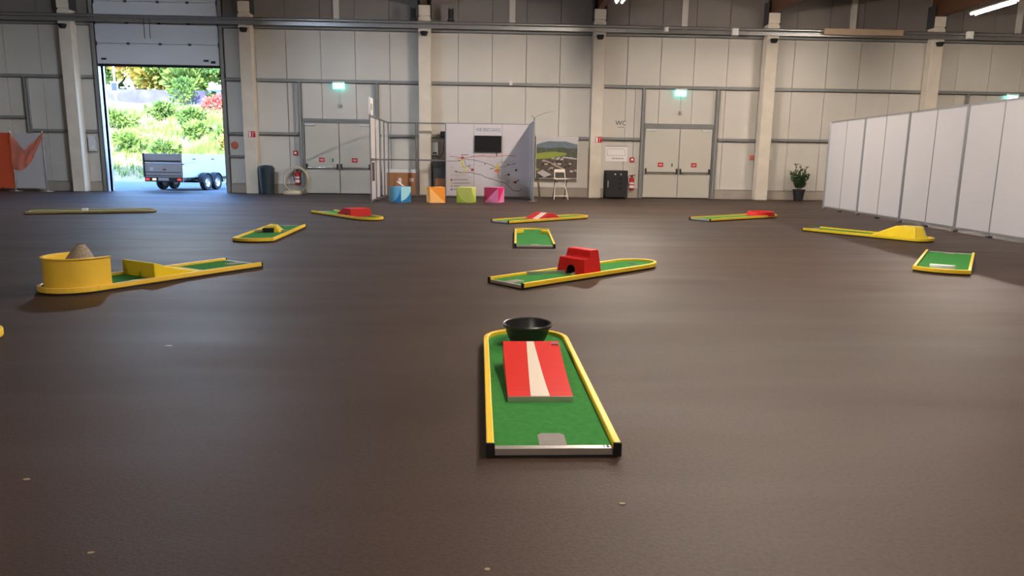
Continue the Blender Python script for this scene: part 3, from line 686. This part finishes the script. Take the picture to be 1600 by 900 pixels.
# ------------------------------------------------------------------ long white partition on the right
A = Vector((9.86, 20.6)); B = Vector((9.28, 11.8)); NP = 8
t = thing('partition_wall', 'long white exhibition partition of eight panels on the right', 'partition', (A.x, A.y, 0), math.atan2(B.y - A.y, B.x - A.x))
LP = (B - A).length / NP
for j in range(NP + 2):
    x = LP * j
    r = .045 if j % 2 == 0 else .02
    MB().prism([(x + r * math.cos(a), r * math.sin(a)) for a in [R(22.5 + 45 * i) for i in range(8)]], .0, 2.5).build('post', 'partition_alu', t)
    MB().box(x - .04, x + .04, -.04, .04, 0, .03).build('foot', 'steel_dark', t)
    if j <= NP:
        MB().box(x + r, x + LP - .02, -.012, .012, .1, 2.46).build('panel', 'partition_white', t)
        MB().box(x + r, x + LP - .02, -.02, .02, 2.46, 2.5).build('rail', 'partition_alu', t)
        MB().box(x + r, x + LP - .02, -.02, .02, .06, .1).build('rail', 'partition_alu', t)

# ------------------------------------------------------------------ draped orange partition on the left
t = thing('display_wall', 'white and orange display panels on slim poles by the left pillar', 'display wall', (0, 25.1, 0))
MB().box(-16.08, -15.1, -.012, .012, .1, 1.92).build('white_panel', 'partition_white', t)
MB().box(-17.3, -16.14, -.012, .012, .1, 1.95).build('orange_panel', 'orange_panel', t)
for x in (-16.11, -15.06, -17.33):
    MB().tube([(x, -.02, 0), (x, -.02, 2.02)], .022, 10).build('pole', 'chrome', t, smooth=True)
    MB().lathe([(0, 0), (.2, 0), (.2, .015), (.03, .03), (0, .03)], (x, -.02, 0), 20).build('base_plate', 'aluminium', t)
cl = MB(); NX, NZ = 24, 10; random.seed(2)
for i in range(NX + 1):
    u = i / NX; x = -16.13 + u * 1.13
    top = 2.0 - .62 * (1 - (2 * abs(u - .42) if u > .42 else (.42 - u) / .42) ** 1.0 if False else (1 - abs(u - .42) / (.58 if u > .42 else .42)))
    bot = .72 + 1.2 * max(0, u - .25) ** 1.6 / .75 ** 1.6 if u > .25 else .72 - .1 * u
    bot = min(bot, top - .06)
    for j in range(NZ + 1):
        q = j / NZ; z = top + (bot - top) * q
        cl.v.append((x, -.06 - .03 * math.sin(9 * q + 5 * u) - .02 * math.sin(23 * u + 4 * q), z))
for i in range(NX):
    for j in range(NZ):
        a = i * (NZ + 1) + j; cl.f.append((a, a + NZ + 1, a + NZ + 2, a + 1)); cl.mi.append(0)
o = cl.build('draped_cloth', 'orange_cloth', loc=(0, 25.1, 0), smooth=True)
tag(o, 'sheer orange cloth draped in a swag between two poles', 'cloth')

# ------------------------------------------------------------------ minigolf lanes
def arc_path(L_, W, De, kind, n=16):
    if kind == 'ellipse':
        return [(L_ - De + De * math.sin(PI * i / n), W / 2 * math.cos(PI * i / n)) for i in range(n + 1)]
    out = []                                   # shallow arc with crisp corners
    for i in range(n + 1):
        v = W / 2 - W * i / n; out.append((L_ - De + De * (1 - (2 * v / W) ** 2), v))
    return out
def inset(path, d):
    n = len(path); out = []
    for i, p in enumerate(path):
        a = Vector(path[max(0, i - 1)]); b = Vector(path[min(n - 1, i + 1)]); t_ = (b - a).normalized()
        out.append((p[0] + t_.y * d, p[1] - t_.x * d))
    return out
G_L = 'minigolf lanes on the hall floor'
def lane(loc, ang, L_, W, De, kind, label, curb='lane_yellow', felt='felt_green', tee=True, hole=True, mat_len=.14):
    t = thing('minigolf_lane', label, 'minigolf lane', (loc[0], loc[1], 0), ang, G_L)
    e = arc_path(L_, W, De, kind); Ls = L_ - De; cw = .034; z0, z1 = .02, .069
    inn = inset(e, cw)
    inn[0] = (inn[0][0] if kind != 'ellipse' else Ls, W / 2 - cw); inn[-1] = (inn[-1][0] if kind != 'ellipse' else Ls, -W / 2 + cw)
    if kind != 'ellipse':
        inn = [(p[0] - cw, max(-W / 2 + cw, min(W / 2 - cw, p[1]))) for p in e]
    MB().strip([(0, W / 2), (Ls, W / 2)], [(0, W / 2 - cw), (Ls, W / 2 - cw)], z0, z1).build('side_curb', curb, t, bevel=.006)
    MB().strip([(0, -W / 2 + cw), (Ls, -W / 2 + cw)], [(0, -W / 2), (Ls, -W / 2)], z0, z1).build('side_curb', curb, t, bevel=.006)
    MB().strip(e, inn, z0, z1).build('end_curb', curb, t, bevel=.005)
    o2 = inset(e, .012)
    MB().prism([(.0, -W / 2 + .01), *[(p[0], p[1]) for p in reversed(o2)], (.0, W / 2 - .01)], 0, .034).build('base', 'lane_base', t)
    i2 = inset(e, cw - .004)
    MB().prism([(.03, -W / 2 + cw - .004), *[(p[0], max(-W / 2 + cw - .004, min(W / 2 - cw + .004, p[1]))) for p in reversed(i2)], (.03, W / 2 - cw + .004)], .034, .042).build('felt', felt, t)
    for s in (-1, 1): MB().box(-.012, .0, s * (W / 2 - cw / 2) - cw / 2 - .002, s * (W / 2 - cw / 2) + cw / 2 + .002, .004, z1 + .001).build('end_cap', 'black_plastic', t, bevel=.003)
    if tee:
        MB().box(-.008, .03, -W / 2 + cw + .004, W / 2 - cw - .004, .012, .044).build('tee_strip', 'aluminium', t, bevel=.002)
        c = .02; w = .062; m_ = mat_len
        MB().prism([(.03, -w), (.03 + m_ - c, -w), (.03 + m_, -w + c), (.03 + m_, w - c), (.03 + m_ - c, w), (.03, w)], .042, .0445).build('tee_mat', 'tee_grey', t)
    if hole:
        x = L_ - De * .6 - .12
        h = MB().lathe([(0, .0425), (.05, .0425)], (x, 0, 0), 20).build('hole', 'black_rubber', t)
    return t
def ext(profile, v0, v1, taper=0.):            # profile in (u,z) extruded across v, sides leaning in with height
    mb = MB(); n = len(profile)
    mb.add([(u, v0 + taper * z, z) for u, z in profile] + [(u, v1 - taper * z, z) for u, z in profile],
           [tuple(range(n)), tuple(range(2 * n - 1, n - 1, -1))] + [(i, n + i, n + (i + 1) % n, (i + 1) % n) for i in range(n)])
    return mb
FZ = .042
def lane_dir(tee_c, end_c): return math.atan2(end_c[1] - tee_c[1], end_c[0] - tee_c[0])

# lane with the red and white ramp and the black bowl (nearest)
a1 = R(90.7)
l1 = lane((.305, 2.97), a1, 2.17, .6, .27, 'ellipse', 'nearest minigolf lane, holding the red ramp and black bowl', hole=False)
text('lane_number', '15', .034, 'sign_blue', l1, (.011, -.235, .0448), (0, 0, -PI / 2))
t = thing('red_ramp', 'red ramp with a tapering white stripe on the nearest lane', 'ramp', (.29, 3.585, FZ), R(91.0))
LR, WR = .7, .345
prof = [(LR * q, .03 + .118 * (q ** 1.35)) for q in [i / 10 for i in range(11)]]
rm = MB(); vs_ = []
for u, z in prof: vs_ += [(u, WR / 2, 0), (u, WR / 2, z), (u, -WR / 2, z), (u, -WR / 2, 0)]
n = len(prof); rm.add(vs_, [(4 * i + 1, 4 * i + 2, 4 * i + 6, 4 * i + 5) for i in range(n - 1)], 0)
rm.add(vs_, [(4 * i, 4 * i + 1, 4 * i + 5, 4 * i + 4) for i in range(n - 1)] + [(4 * i + 2, 4 * i + 3, 4 * i + 7, 4 * i + 6) for i in range(n - 1)] + [(4 * n - 4, 4 * n - 3, 4 * n - 2, 4 * n - 1), (0, 3, 2, 1)] + [(4 * i + 3, 4 * i, 4 * i + 4, 4 * i + 7) for i in range(n - 1)], 1)
rm.build('ramp_body', ['ramp_red', 'ramp_side'], t)
MB().box(-.006, .0, -WR / 2, WR / 2, 0, .03).build('front_edge', 'aluminium', t, bevel=.002)
wv = []
for u, z in prof[:]:
    q = u / LR
    wv += [(u * .985, .052 - .024 * q, z + .0012), (u * .985, -.05 + .033 * q, z + .0012)]
MB().add(wv, [(2 * i, 2 * i + 1, 2 * i + 3, 2 * i + 2) for i in range(n - 1)]).build('white_stripe', 'ramp_white', t)
MB().box(LR * .93, LR * .965, -.165, -.125, .138, .1435).build('number_sticker', 'letter_blue', t)
t = thing('plastic_bowl', 'round black plastic bowl behind the red ramp', 'bowl', (.285, 4.8, FZ))
MB().lathe([(0, .0), (.095, .0), (.108, .008), (.13, .04), (.147, .085), (.154, .118), (.16, .124), (.17, .127), (.173, .142), (.166, .15), (.155, .146), (.143, .09), (.124, .042), (.1, .02), (0, .016)], (0, 0, 0), 48).build('shell', 'bowl_black', t, smooth=True)

# lane with the red stepped tunnel block
a2 = R(41.8)
lane((.2, 7.28), a2, 2.52, .54, .38, 'ellipse', 'minigolf lane with the red stepped tunnel block', mat_len=.2)
ca, sa = math.cos(a2), math.sin(a2)
t = thing('red_tunnel_block', 'red stepped block with an arched ball tunnel', 'tunnel block', (.2 + ca * .95 + sa * .05, 7.28 + sa * .95 - ca * .05, FZ), a2)
hw = .208; tp = .14
mb = MB()
pf = [(0, 0), (.02, .175), (.035, .185), (.13, .185), (.15, .2), (.165, .268), (.18, .275), (.32, .275), (.335, .265), (.36, 0)]
pf = [(u * .82, z) for u, z in pf]; N = len(pf); L0 = [(u, -hw + tp * z, z) for u, z in pf]; R0 = [(u, hw - tp * z, z) for u, z in pf]
mb.add(L0 + R0, [tuple(range(N)), tuple(range(2 * N - 1, N - 1, -1))] + [(i, N + i, N + i + 1, i + 1) for i in range(1, N - 1)])
ar = [(.06 * math.cos(PI - PI * i / 10), .055 + .05 * math.sin(PI * i / 10)) for i in range(11)]
arch = [(-.06, 0)] + ar + [(.06, 0)]
fu = lambda z: .0164 * z / .175
fr = [(0, -hw, 0)] + [(fu(z), v, z) for v, z in arch] + [(0, hw, 0), R0[1], L0[1]]
mb.add(fr, [tuple(range(len(fr)))])
mb.build('block', 'moulded_red', t, bevel=.006)
ab = MB(); k = len(arch)
ab.add([(fu(z), v, z) for v, z in arch] + [(.25, v, z) for v, z in arch], [(i, i + 1, k + i + 1, k + i) for i in range(k - 1)] + [tuple(range(k, 2 * k))]); ab.build('tunnel_lining', 'black_rubber', t)
for s, u0, nm in ((1, -.42, 'g'), (-1, -.16, 'g')):
    p0 = Vector((u0, s * (.27 if s > 0 else .16))); p1 = Vector((-.01, s * .075)); d = (p1 - p0).normalized(); q = Vector((-d.y, d.x)) * .012
    MB().prism([(p0 - q)[:], (p1 - q)[:], (p1 + q)[:], (p0 + q)[:]], 0, .035).build('guide_rail', 'aluminium', t)

# short lane with side wedges, straight behind
l3 = lane((.715, 10.55), R(87.6), 2.5, .62, .14, 'arc', 'minigolf lane with two small yellow wedges at its far end', mat_len=.12)
for s in (-1, 1):
    MB().prism([(1.72, s * .275), (2.02, s * .275), (1.9, s * .15), (1.8, s * .15)] if s > 0 else [(1.72, s * .275), (1.8, s * .15), (1.9, s * .15), (2.02, s * .275)], FZ, FZ + .05).build('side_wedge', 'moulded_lemon', l3, bevel=.008)

# lane with red hump and white stripe
a4 = R(40.6)
lane((.27, 14.72), a4, 2.6, .56, .3, 'ellipse', 'minigolf lane with the low red hump striped white')
t = thing('red_hump', 'low red hump with a white stripe up its ramp', 'hump', (.27 + math.cos(a4) * .92, 14.72 + math.sin(a4) * .92, FZ), a4)
hp = [(0, 0), (.06, .02), (.3, .13), (.42, .13), (.62, .03), (.7, 0)]
ext(hp, -.26, .26, .25).build('body', 'moulded_red', t, bevel=.01)
MB().add([(u, v, z + .004) for u, z in ((.03, .011), (.06, .021), (.3, .131)) for v in (-.2 + .05, .02)], [(0, 1, 3, 2), (2, 3, 5, 4)]).build('white_stripe', 'ramp_white', t)

# lane with red ring
a5 = lane_dir((4.8, 15.9), (7.1, 17.5))
lane((4.8, 15.9), a5, 2.75, .6, .3, 'ellipse', 'minigolf lane with the flat red ring near the partition', hole=False)
t = thing('red_ring', 'shallow red ring dish on the far right lane', 'ring', (4.8 + math.cos(a5) * 2.3, 15.9 + math.sin(a5) * 2.3, FZ), a5)
MB().lathe([(.3, 0), (.34, .005), (.3, .1), (.27, .105), (.24, .03), (.1, .02), (0, .02)], (0, 0, 0), 30).build('dish', 'moulded_red', t, smooth=True)
MB().lathe([(0, .02), (.05, .02), (.04, .09), (0, .1)], (0, 0, 0), 14).build('cone', 'moulded_red', t, smooth=True)

# lane with yellow moulded hill
a6 = lane_dir((6.44, 13.88), (7.64, 11.95))
l6 = lane((6.44, 13.88), a6, 2.3, .6, .2, 'ellipse', 'yellow minigolf lane ending in a faceted yellow hill', curb='moulded_lemon', hole=False)
hl = MB()
base = [(1.3, -.255), (1.75, -.27), (2.12, -.22), (2.22, 0), (2.12, .22), (1.75, .27), (1.3, .255)]
topp = [(1.74, -.15), (1.84, -.18), (2.06, -.15), (2.12, 0), (2.06, .15), (1.84, .18), (1.74, .15)]
hl.add([(u, v, FZ) for u, v in base] + [(u, v, .25) for u, v in topp], [(i, i + 1, 8 + i, 7 + i) for i in range(6)] + [(6, 0, 7, 13), tuple(range(7, 14)), tuple(range(6, -1, -1))])
hl.build('moulded_hill', 'moulded_lemon', l6, bevel=.012)
MB().prism([(1.25, -.266), (2.1, -.266), (2.25, 0), (2.1, .266), (1.25, .266)], FZ, FZ + .008).build('hill_flange', 'moulded_lemon', l6)

# lane at the right with white arch block
a7 = lane_dir((6.84, 10.2), (5.52, 8.36))
lane((6.84, 10.2), a7, 2.27, .62, .1, 'arc', 'minigolf lane at the right with a small white arch block', hole=False)
t = thing('white_arch_block', 'small white arched block on the right lane', 'block', (6.84 + math.cos(a7) * 1.95, 10.2 + math.sin(a7) * 1.95, FZ), a7)
ab = [(.07 - .07 * (2 * i / 10 - 1) ** 2, -.14 + .28 * i / 10) for i in range(11)]
MB().prism([(0, p[1]) for p in (ab[0],)] + [(p[0] + .02, p[1]) for p in ab] + [(0, ab[-1][1])], 0, .045).build('block', 'white_print', t, bevel=.006)

# lane with the tall yellow drum
a8 = R(-121.8); T8 = (-2.93, 8.56)
l8 = lane(T8, a8, 2.28, .66, .35, 'ellipse', 'yellow minigolf lane with tall drum wall and jump ramp', curb='moulded_yellow', hole=False, mat_len=.2)
pth = arc_path(2.22, .57, .3, 'ellipse', 24)
pth = [(1.77, .285)] + pth + [(1.77, -.285)]
ip = inset(pth, .014); ip[0] = (1.77, .271); ip[-1] = (1.77, -.271)
MB().strip(pth, ip, FZ, .325).build('drum_wall', 'moulded_yellow', l8, bevel=.005, smooth=True)
op = inset(pth, -.012); 
MB().strip(op, ip, .322, .336).build('drum_rim', 'moulded_yellow', l8, bevel=.004)
rp = [(.66, FZ), (.84, .07), (1.02, .11), (1.17, .155), (1.3, .205), (1.32, .205), (1.32, FZ)]
ext(rp, -.275, .275, .02).build('jump_ramp', 'moulded_lemon', l8, bevel=.008)
for s in (-1, 1): MB().box(1.36, 1.74, s * .313 - .015, s * .313 + .015, .0692, .0715).build('curb_plate', 'aluminium', l8)
t = thing('mesh_cone', 'grey perforated mesh cone standing inside the yellow drum', 'mesh cone', (T8[0] + math.cos(a8) * 1.93, T8[1] + math.sin(a8) * 1.93, FZ))
mc = MB(); NA = 24
for i in range(NA):
    a = 2 * PI * i / NA
    for q in range(7):
        w = q / 6; r = .035 + .165 * (1 - w ** 1.7); mc.v.append((r * math.cos(a) + .05 * w, r * math.sin(a), .02 + .38 * w))
for i in range(NA):
    for q in range(6):
        j = (i + 1) % NA; mc.f.append((i * 7 + q, j * 7 + q, j * 7 + q + 1, i * 7 + q + 1)); mc.mi.append(0)
mc.build('mesh_sheet', 'mesh_grey', t, smooth=True)
MB().lathe([(.195, 0), (.208, 0), (.208, .022), (.195, .022), (.195, 0)], (0, 0, 0), 24).build('foot_ring', 'steel_grey', t)

# lane with yellow bridge
a9 = lane_dir((-3.68, 13.3), (-3.58, 10.9)); T9 = (-3.68, 13.3)
l9 = lane(T9, a9, 2.45, .63, .12, 'arc', 'minigolf lane with a small yellow gable bridge over a dark tunnel', hole=False)
t = thing('yellow_bridge', 'small yellow gable bridge with a dark tunnel mouth', 'bridge', (T9[0] + math.cos(a9) * 1.15, T9[1] + math.sin(a9) * 1.15, FZ), a9)
MB().add([(-.3, -.1, 0), (.15, -.13, 0), (.15, .16, 0), (-.3, .12, 0), (-.2, -.03, .11), (.1, -.1, .1), (.1, .08, .1), (-.2, .03, .11)],
         [(0, 3, 2, 1), (4, 5, 6, 7), (0, 1, 5, 4), (1, 2, 6, 5), (2, 3, 7, 6), (3, 0, 4, 7)]).build('gable', 'moulded_lemon', t, bevel=.008)
MB().box(.1, .18, -.12, .06, .0, .075).build('tunnel_mouth', 'black_rubber', t, bevel=.004)
for y0, y1 in ((-.275, -.13), (.16, .275)): MB().box(.05, .07, y0, y1, 0, .035).build('guide_rail', 'aluminium', t)

# lane with red wedge
a10 = R(-51.8)
lane((-3.87, 16.95), a10, 2.55, .6, .4, 'ellipse', 'minigolf lane with a red wedge block in front of the booth')
t = thing('red_wedge', 'red wedge block with a sloping back and round side hole', 'wedge', (-3.87 + math.cos(a10) * 1.15, 16.95 + math.sin(a10) * 1.15, FZ), a10)
ext([(0, 0), (.34, .17), (.69, .17), (.72, 0)], -.25, .25, .03).build('body', 'moulded_red', t, bevel=.008)
MB().add([(u, v, z + .003) for u, z in ((.02, .012), (.33, .167)) for v in (-.2, .2)], [(0, 1, 3, 2)]).build('ramp_sheen', 'ramp_white', t)  # pale sheet puts the sheen of the slope into colour
MB().lathe([(0, 0), (.032, 0), (.032, .004), (0, .004)], (0, 0, 0), 14).build('side_hole', 'black_rubber', t, loc=(.52, -.249, .045), rot=(PI / 2, 0, 0))

# flat lane far left, glare put into its dull colours
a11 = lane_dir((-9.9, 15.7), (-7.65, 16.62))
l11 = lane((-9.9, 15.7), a11, 2.5, .62, .3, 'ellipse', 'flat lane before the vehicle door, glare put into its ochre colour', curb='lane_glare', felt='felt_glare', hole=False)
MB().box(1.0, 1.12, .08, .2, FZ, FZ + .05).build('marker_block', 'white_print', l11, bevel=.01)
# lane leaving the frame at the left edge
lane((-5.745, 4.9), R(0), 2.345, .6, .3, 'ellipse', 'minigolf lane end cut off by the left picture edge', hole=False)

# ------------------------------------------------------------------ litter on the floor
def bit(x, y, r, m, label, cat):
    r *= .65
    random.seed(int(abs(x * 100))); n = 9
    pts = [(r * random.uniform(.7, 1.1) * math.cos(2 * PI * i / n) * 1.5, r * random.uniform(.7, 1.1) * math.sin(2 * PI * i / n)) for i in range(n)]
    tag(MB().prism(pts, 0, .003).build('litter_scrap' if cat == 'litter' else 'floor_stain', m, loc=(x, y, .0)), label, cat, 'litter on the hall floor')
bit(.53, 2.53, .014, 'paper_bit', 'small tan scrap on the floor below the nearest lane', 'litter')
bit(.01, 2.09, .012, 'paper_bit', 'small tan scrap at the bottom edge of the floor', 'litter')
bit(-1.85, 2.75, .015, 'paper_bit', 'small tan scrap on the floor at the lower left', 'litter')
bit(-2.19, 4.83, .03, 'map_grey', 'pale grey scrap on the floor below the yellow drum lane', 'litter')
bit(-1.3, 2.2, .012, 'paper_bit', 'small tan scrap on the floor near the bottom left', 'litter')

# ------------------------------------------------------------------ outdoors behind the vehicle door
struct(box(-60, 24, D + .26, 36.5, -.14, -.02).build('yard_ground', 'yard_asphalt'), 'pale asphalt yard outside the vehicle door')
def hz(x, y):
    q = max(0, y - 35.2); s = min(q, 9.5)
    return -.03 + s * .46 * min(1, q / 2.) + max(0, q - 9.5) * .12 + (.12 * math.sin(x * 1.3 + y) + .1 * math.sin(x * .7 - y * 1.7)) * min(1, q / 2)
hb = MB(); nx, ny = 70, 50; X0, X1, Y0, Y1 = -42., 2., 34.5, 66.
for i in range(nx + 1):
    for j in range(ny + 1):
        x = X0 + (X1 - X0) * i / nx; y = Y0 + (Y1 - Y0) * j / ny; hb.v.append((x, y, hz(x, y)))
for i in range(nx):
    for j in range(ny):
        a = i * (ny + 1) + j; hb.f.append((a, a + ny + 1, a + ny + 2, a + 1)); hb.mi.append(0)
struct(hb.build('hillside', 'hill_soil', smooth=True), 'sunlit overgrown slope behind the yard')
def blades(mb, x, y, n, r, h):
    for _ in range(n):
        px, py = x + random.gauss(0, r), y + random.gauss(0, r); z = hz(px, py); a = random.uniform(0, 2 * PI); w = random.uniform(.015, .04); hh = h * random.uniform(.5, 1.2)
        lx, ly = random.gauss(0, .15) * hh, random.gauss(0, .15) * hh
        mb.add([(px - w * math.cos(a), py - w * math.sin(a), z - .02), (px + w * math.cos(a), py + w * math.sin(a), z - .02), (px + lx, py + ly, z + hh)], [(0, 1, 2)])
random.seed(21); gm = MB()
for _ in range(520): blades(gm, random.uniform(-28, -8), random.uniform(36, 44), 22, .28, .4)
o = gm.build('hillside_grass', 'grass_green'); tag(o, 'long sunlit grass covering the slope outside the door', 'grass', None, 'stuff')
def bush(x, y, r, h, m, label, cat='bush', name='hillside_bush', n=420, trunk=False, z=None, group='shrubs on the slope', lsz=1.):
    z0 = hz(x, y) if z is None else z; t = thing(name, label, cat, (x, y, z0), 0, group); f = MB()
    blobs = [(random.uniform(-.55, .55) * r, random.uniform(-.55, .55) * r, h * random.uniform(.2 if trunk else .25, .8), r * random.uniform(.35, .6)) for _ in range(9)]
    for i in range(n):
        bx, by, bz, br = random.choice(blobs); d = Vector((random.gauss(0, 1), random.gauss(0, 1), random.gauss(0, 1))).normalized()
        leaf(f, (bx + d.x * br, by + d.y * br, max(.03, bz + d.z * br * .7)), d + Vector((0, 0, .4)), random.uniform(.14, .3) * lsz, random.uniform(.05, .1) * lsz)
    tag(f.build('foliage', m, t), kind='stuff')
    s = MB()
    for i in range(3 if not trunk else 2):
        b = blobs[i]; s.tube([(0.04 * i, 0, -.1), (b[0] * .4, b[1] * .4, b[2] * .5), (b[0], b[1], b[2])], .03 if not trunk else .1, 6)
    s.build('stem', 'stem_brown', t)
random.seed(31)
for x, y, r, h, m, lab in ((-20.3, 41.2, .7, .8, 'grass_green', 'low green bush at the left of the slope'), (-18.9, 42.6, .8, .9, 'leaf_bush', 'green bush below the grey wall, left of the slope middle'),
                           (-16.6, 41.6, .7, .9, 'leaf_bush', 'dark green bush in the middle of the slope'), (-15.9, 40.0, .8, .8, 'grass_green', 'bright green bush on the lower middle slope'),
                           (-14.4, 42.8, .9, 1.1, 'leaf_autumn', 'yellowish bush right of the slope middle'), (-13.4, 43.4, 1.0, 2.0, 'leaf_red', 'tall red autumn shrub at the right of the slope'),
                           (-14.0, 40.0, .7, .8, 'leaf_bush', 'green bush on the right lower slope'), (-16.6, 37.6, .8, .9, 'leaf_bush', 'green bush above the trailer'), (-18.6, 38.5, .8, .7, 'grass_green', 'low bright bush on the lower left slope'),
                           (-15.6, 43.9, 1.1, .7, 'leaf_red', 'low red creeper in front of the grey wall'), (-18.0, 44.2, .8, 1.5, 'leaf_bush', 'dark green bush against the grey wall'), (-13.2, 38.4, .8, 1.0, 'leaf_autumn', 'yellow green bush at the right edge of the slope')):
    bush(x, y, r, h, m, lab)
for x, y, r, h, m, lab in ((-24.0, 51, 2.2, 5.2, 'leaf_autumn', 'orange autumn tree at the far left behind the wall'), (-21.4, 52, 2.2, 5.0, 'leaf_bush', 'green tree behind the blue sign post'), (-19.2, 50.2, 2.0, 4.4, 'leaf_bush', 'green tree behind the wall, left of middle'),
                           (-17.0, 51.5, 2.3, 5.2, 'leaf_bush', 'broad green tree in the middle behind the wall'), (-14.9, 50.5, 2.0, 4.8, 'leaf_autumn', 'yellow green tree right of the middle behind the wall'), (-27.0, 54, 2.6, 6.5, 'leaf_bush', 'leftmost green tree behind the wall'),
                           (-15.6, 56, 2.8, 7.5, 'leaf_bush', 'tall green tree at the back right'), (-19.5, 57, 3.0, 7.8, 'leaf_autumn', 'tall yellow tree at the back middle'), (-23.5, 58, 3.0, 8.0, 'leaf_bush', 'tall green tree at the back left'), (-12.6, 52, 2.2, 5.6, 'leaf_autumn', 'rightmost orange tree behind the wall'), (-11.6, 58, 3., 8.0, 'leaf_bush', 'tall green tree behind the rightmost orange one')):
    bush(x, y, r, h, m, lab, 'tree', 'hillside_tree', 2600, True, group='trees behind the grey wall', lsz=2.)
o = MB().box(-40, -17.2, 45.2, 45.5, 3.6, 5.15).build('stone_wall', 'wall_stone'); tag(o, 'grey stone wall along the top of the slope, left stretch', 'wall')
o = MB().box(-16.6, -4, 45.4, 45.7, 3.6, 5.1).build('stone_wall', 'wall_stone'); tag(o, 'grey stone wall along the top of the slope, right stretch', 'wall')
t = thing('sign_post', 'white post with a small blue sign on the slope', 'sign post', (-20.6, 41.3, hz(-20.6, 41.3)))
MB().tube([(0, 0, -.1), (0, 0, 3.9)], .05, 8).build('post', 'white_print', t, smooth=True)
MB().box(-.2, .2, -.08, -.05, 1.75, 2.35).build('sign_plate', 'white_print', t); MB().box(-.16, .16, -.085, -.08, 1.85, 2.28).build('blue_print', 'sign_blue', t)

# trailer
t = thing('car_trailer', 'grey twin axle box trailer parked outside the vehicle door', 'trailer', (-11.62, 27.95, -.02), R(-9))
MB().box(-.74, .74, -1.25, 2.2, .47, .5).build('floor_pan', 'trailer_dark', t)
def board(name, x0, x1, y0, y1, z0, z1, ribs):
    b = MB().box(x0, x1, y0, y1, z0, z1).build(name, 'trailer_grey', t, bevel=.008)
    for z in ribs:
        if x1 - x0 > y1 - y0: MB().box(x0, x1, y0 - .012, y0, z - .012, z + .012).build('rib', 'trailer_dark', b)
        else: MB().box(x1, x1 + .012, y0, y1, z - .008, z + .008).build('rib', 'trailer_grey', b)
    return b
board('tail_board', -.74, .74, -1.28, -1.25, .5, 1.02, (.56, .68)); board('upper_tail_board', -.74, .74, -1.28, -1.25, 1.03, 1.35, (1.06, 1.1))
for s in (-1, 1):
    x0, x1 = (.72, .75) if s > 0 else (-.75, -.72)
    b = board('side_board', x0, x1, -1.24, 2.2, .5, 1.02, (.6,)); b2 = board('upper_side_board', x0, x1, -1.24, 2.2, 1.03, 1.35, (1.05,))
    if s > 0:
        for y in (-.6, .7): MB().box(x1, x1 + .012, y, y + .2, 1.15, 1.19).build('slot', 'trailer_dark', b2)
    MB().box(s * .78 - .02, s * .78 + .02, -1.3, -1.22, .96, 1.0).build('latch', 'trailer_dark', t)
    MB().box(s * .74 - .03, s * .74 + .03, -1.31, -1.24, .5, 1.36).build('corner_post', 'trailer_dark' if s < 0 else 'trailer_grey', t)
    for y in (0., .72):
        w = MB().lathe([(.18, -.09), (.29, -.09), (.31, -.06), (.31, .06), (.29, .09), (.18, .09)], (0, 0, 0), 28).build('tyre', 'tyre', t, loc=(s * .88, y, .31), rot=(0, PI / 2, 0), smooth=True)
        MB().lathe([(0, .03), (.06, .06), (.1, .04), (.17, .07), (.19, .085), (.19, -.08), (0, -.08)], (0, 0, 0), 20).build('rim', 'rim_silver', w, smooth=True)
        f = MB()
        a_, b_ = [], []
        for i in range(13):
            a = PI * i / 12; f.v += [(s * .77, y + .37 * math.cos(a), .3 + .37 * math.sin(a)), (s * .99, y + .37 * math.cos(a), .3 + .37 * math.sin(a)), (s * .99, y + .35 * math.cos(a), .3 + .35 * math.sin(a)), (s * .77, y + .35 * math.cos(a), .3 + .35 * math.sin(a))]
        for i in range(12):
            o0 = 4 * i
            for q in range(4): f.f.append((o0 + q, o0 + (q + 1) % 4, o0 + 4 + (q + 1) % 4, o0 + 4 + q)); f.mi.append(0)
        f.build('mudguard', 'trailer_dark', t, smooth=True)
MB().box(-.74, .74, -1.3, -1.22, .34, .5).build('light_bar', 'trailer_dark', t, bevel=.006)
for x, m, w in ((-.62, 'tail_red', .07), (-.36, 'tail_clear', .07), (.62, 'tail_red', .07)): MB().box(x - w, x + w, -1.32, -1.3, .39, .46).build('tail_lamp', m, t, bevel=.006)
p = MB().box(-.2, .2, -1.315, -1.3, .38, .48).build('number_plate', 'plate_grey', t)
MB().box(-.02, .12, -1.29, -1.28, .76, .8).build('badge', 'red_paint', t); MB().box(-.52, -.4, -1.29, -1.28, .74, .86).build('speed_sticker', 'white_print', t)
for q in (-.6, .54): MB().box(q, q + .06, -1.25, 2.2, .38, .47).build('chassis_beam', 'trailer_dark', t)
for y in (0., .72): MB().tube([(-.86, y, .31), (.86, y, .31)], .03, 8).build('axle', 'trailer_dark', t)
MB().tube([(-.5, 2.1, .42), (0, 3.3, .42), (.5, 2.1, .42)], .03, 8).build('drawbar', 'trailer_dark', t)
MB().tube([(.62, -.75, .4), (.68, -.6, .95)], .025, 8).build('prop_stand', 'trailer_dark', t)
MB().lathe([(0, -.05), (.12, -.05), (.14, 0), (.12, .05), (0, .05)], (0, 0, 0), 18).build('jockey_wheel', 'tyre', t, loc=(.1, 3.1, .14), rot=(0, PI / 2, 0), smooth=True)
MB().tube([(.1, 3.1, .14), (.1, 3.12, .75)], .03, 8).build('jockey_stand', 'trailer_dark', t)
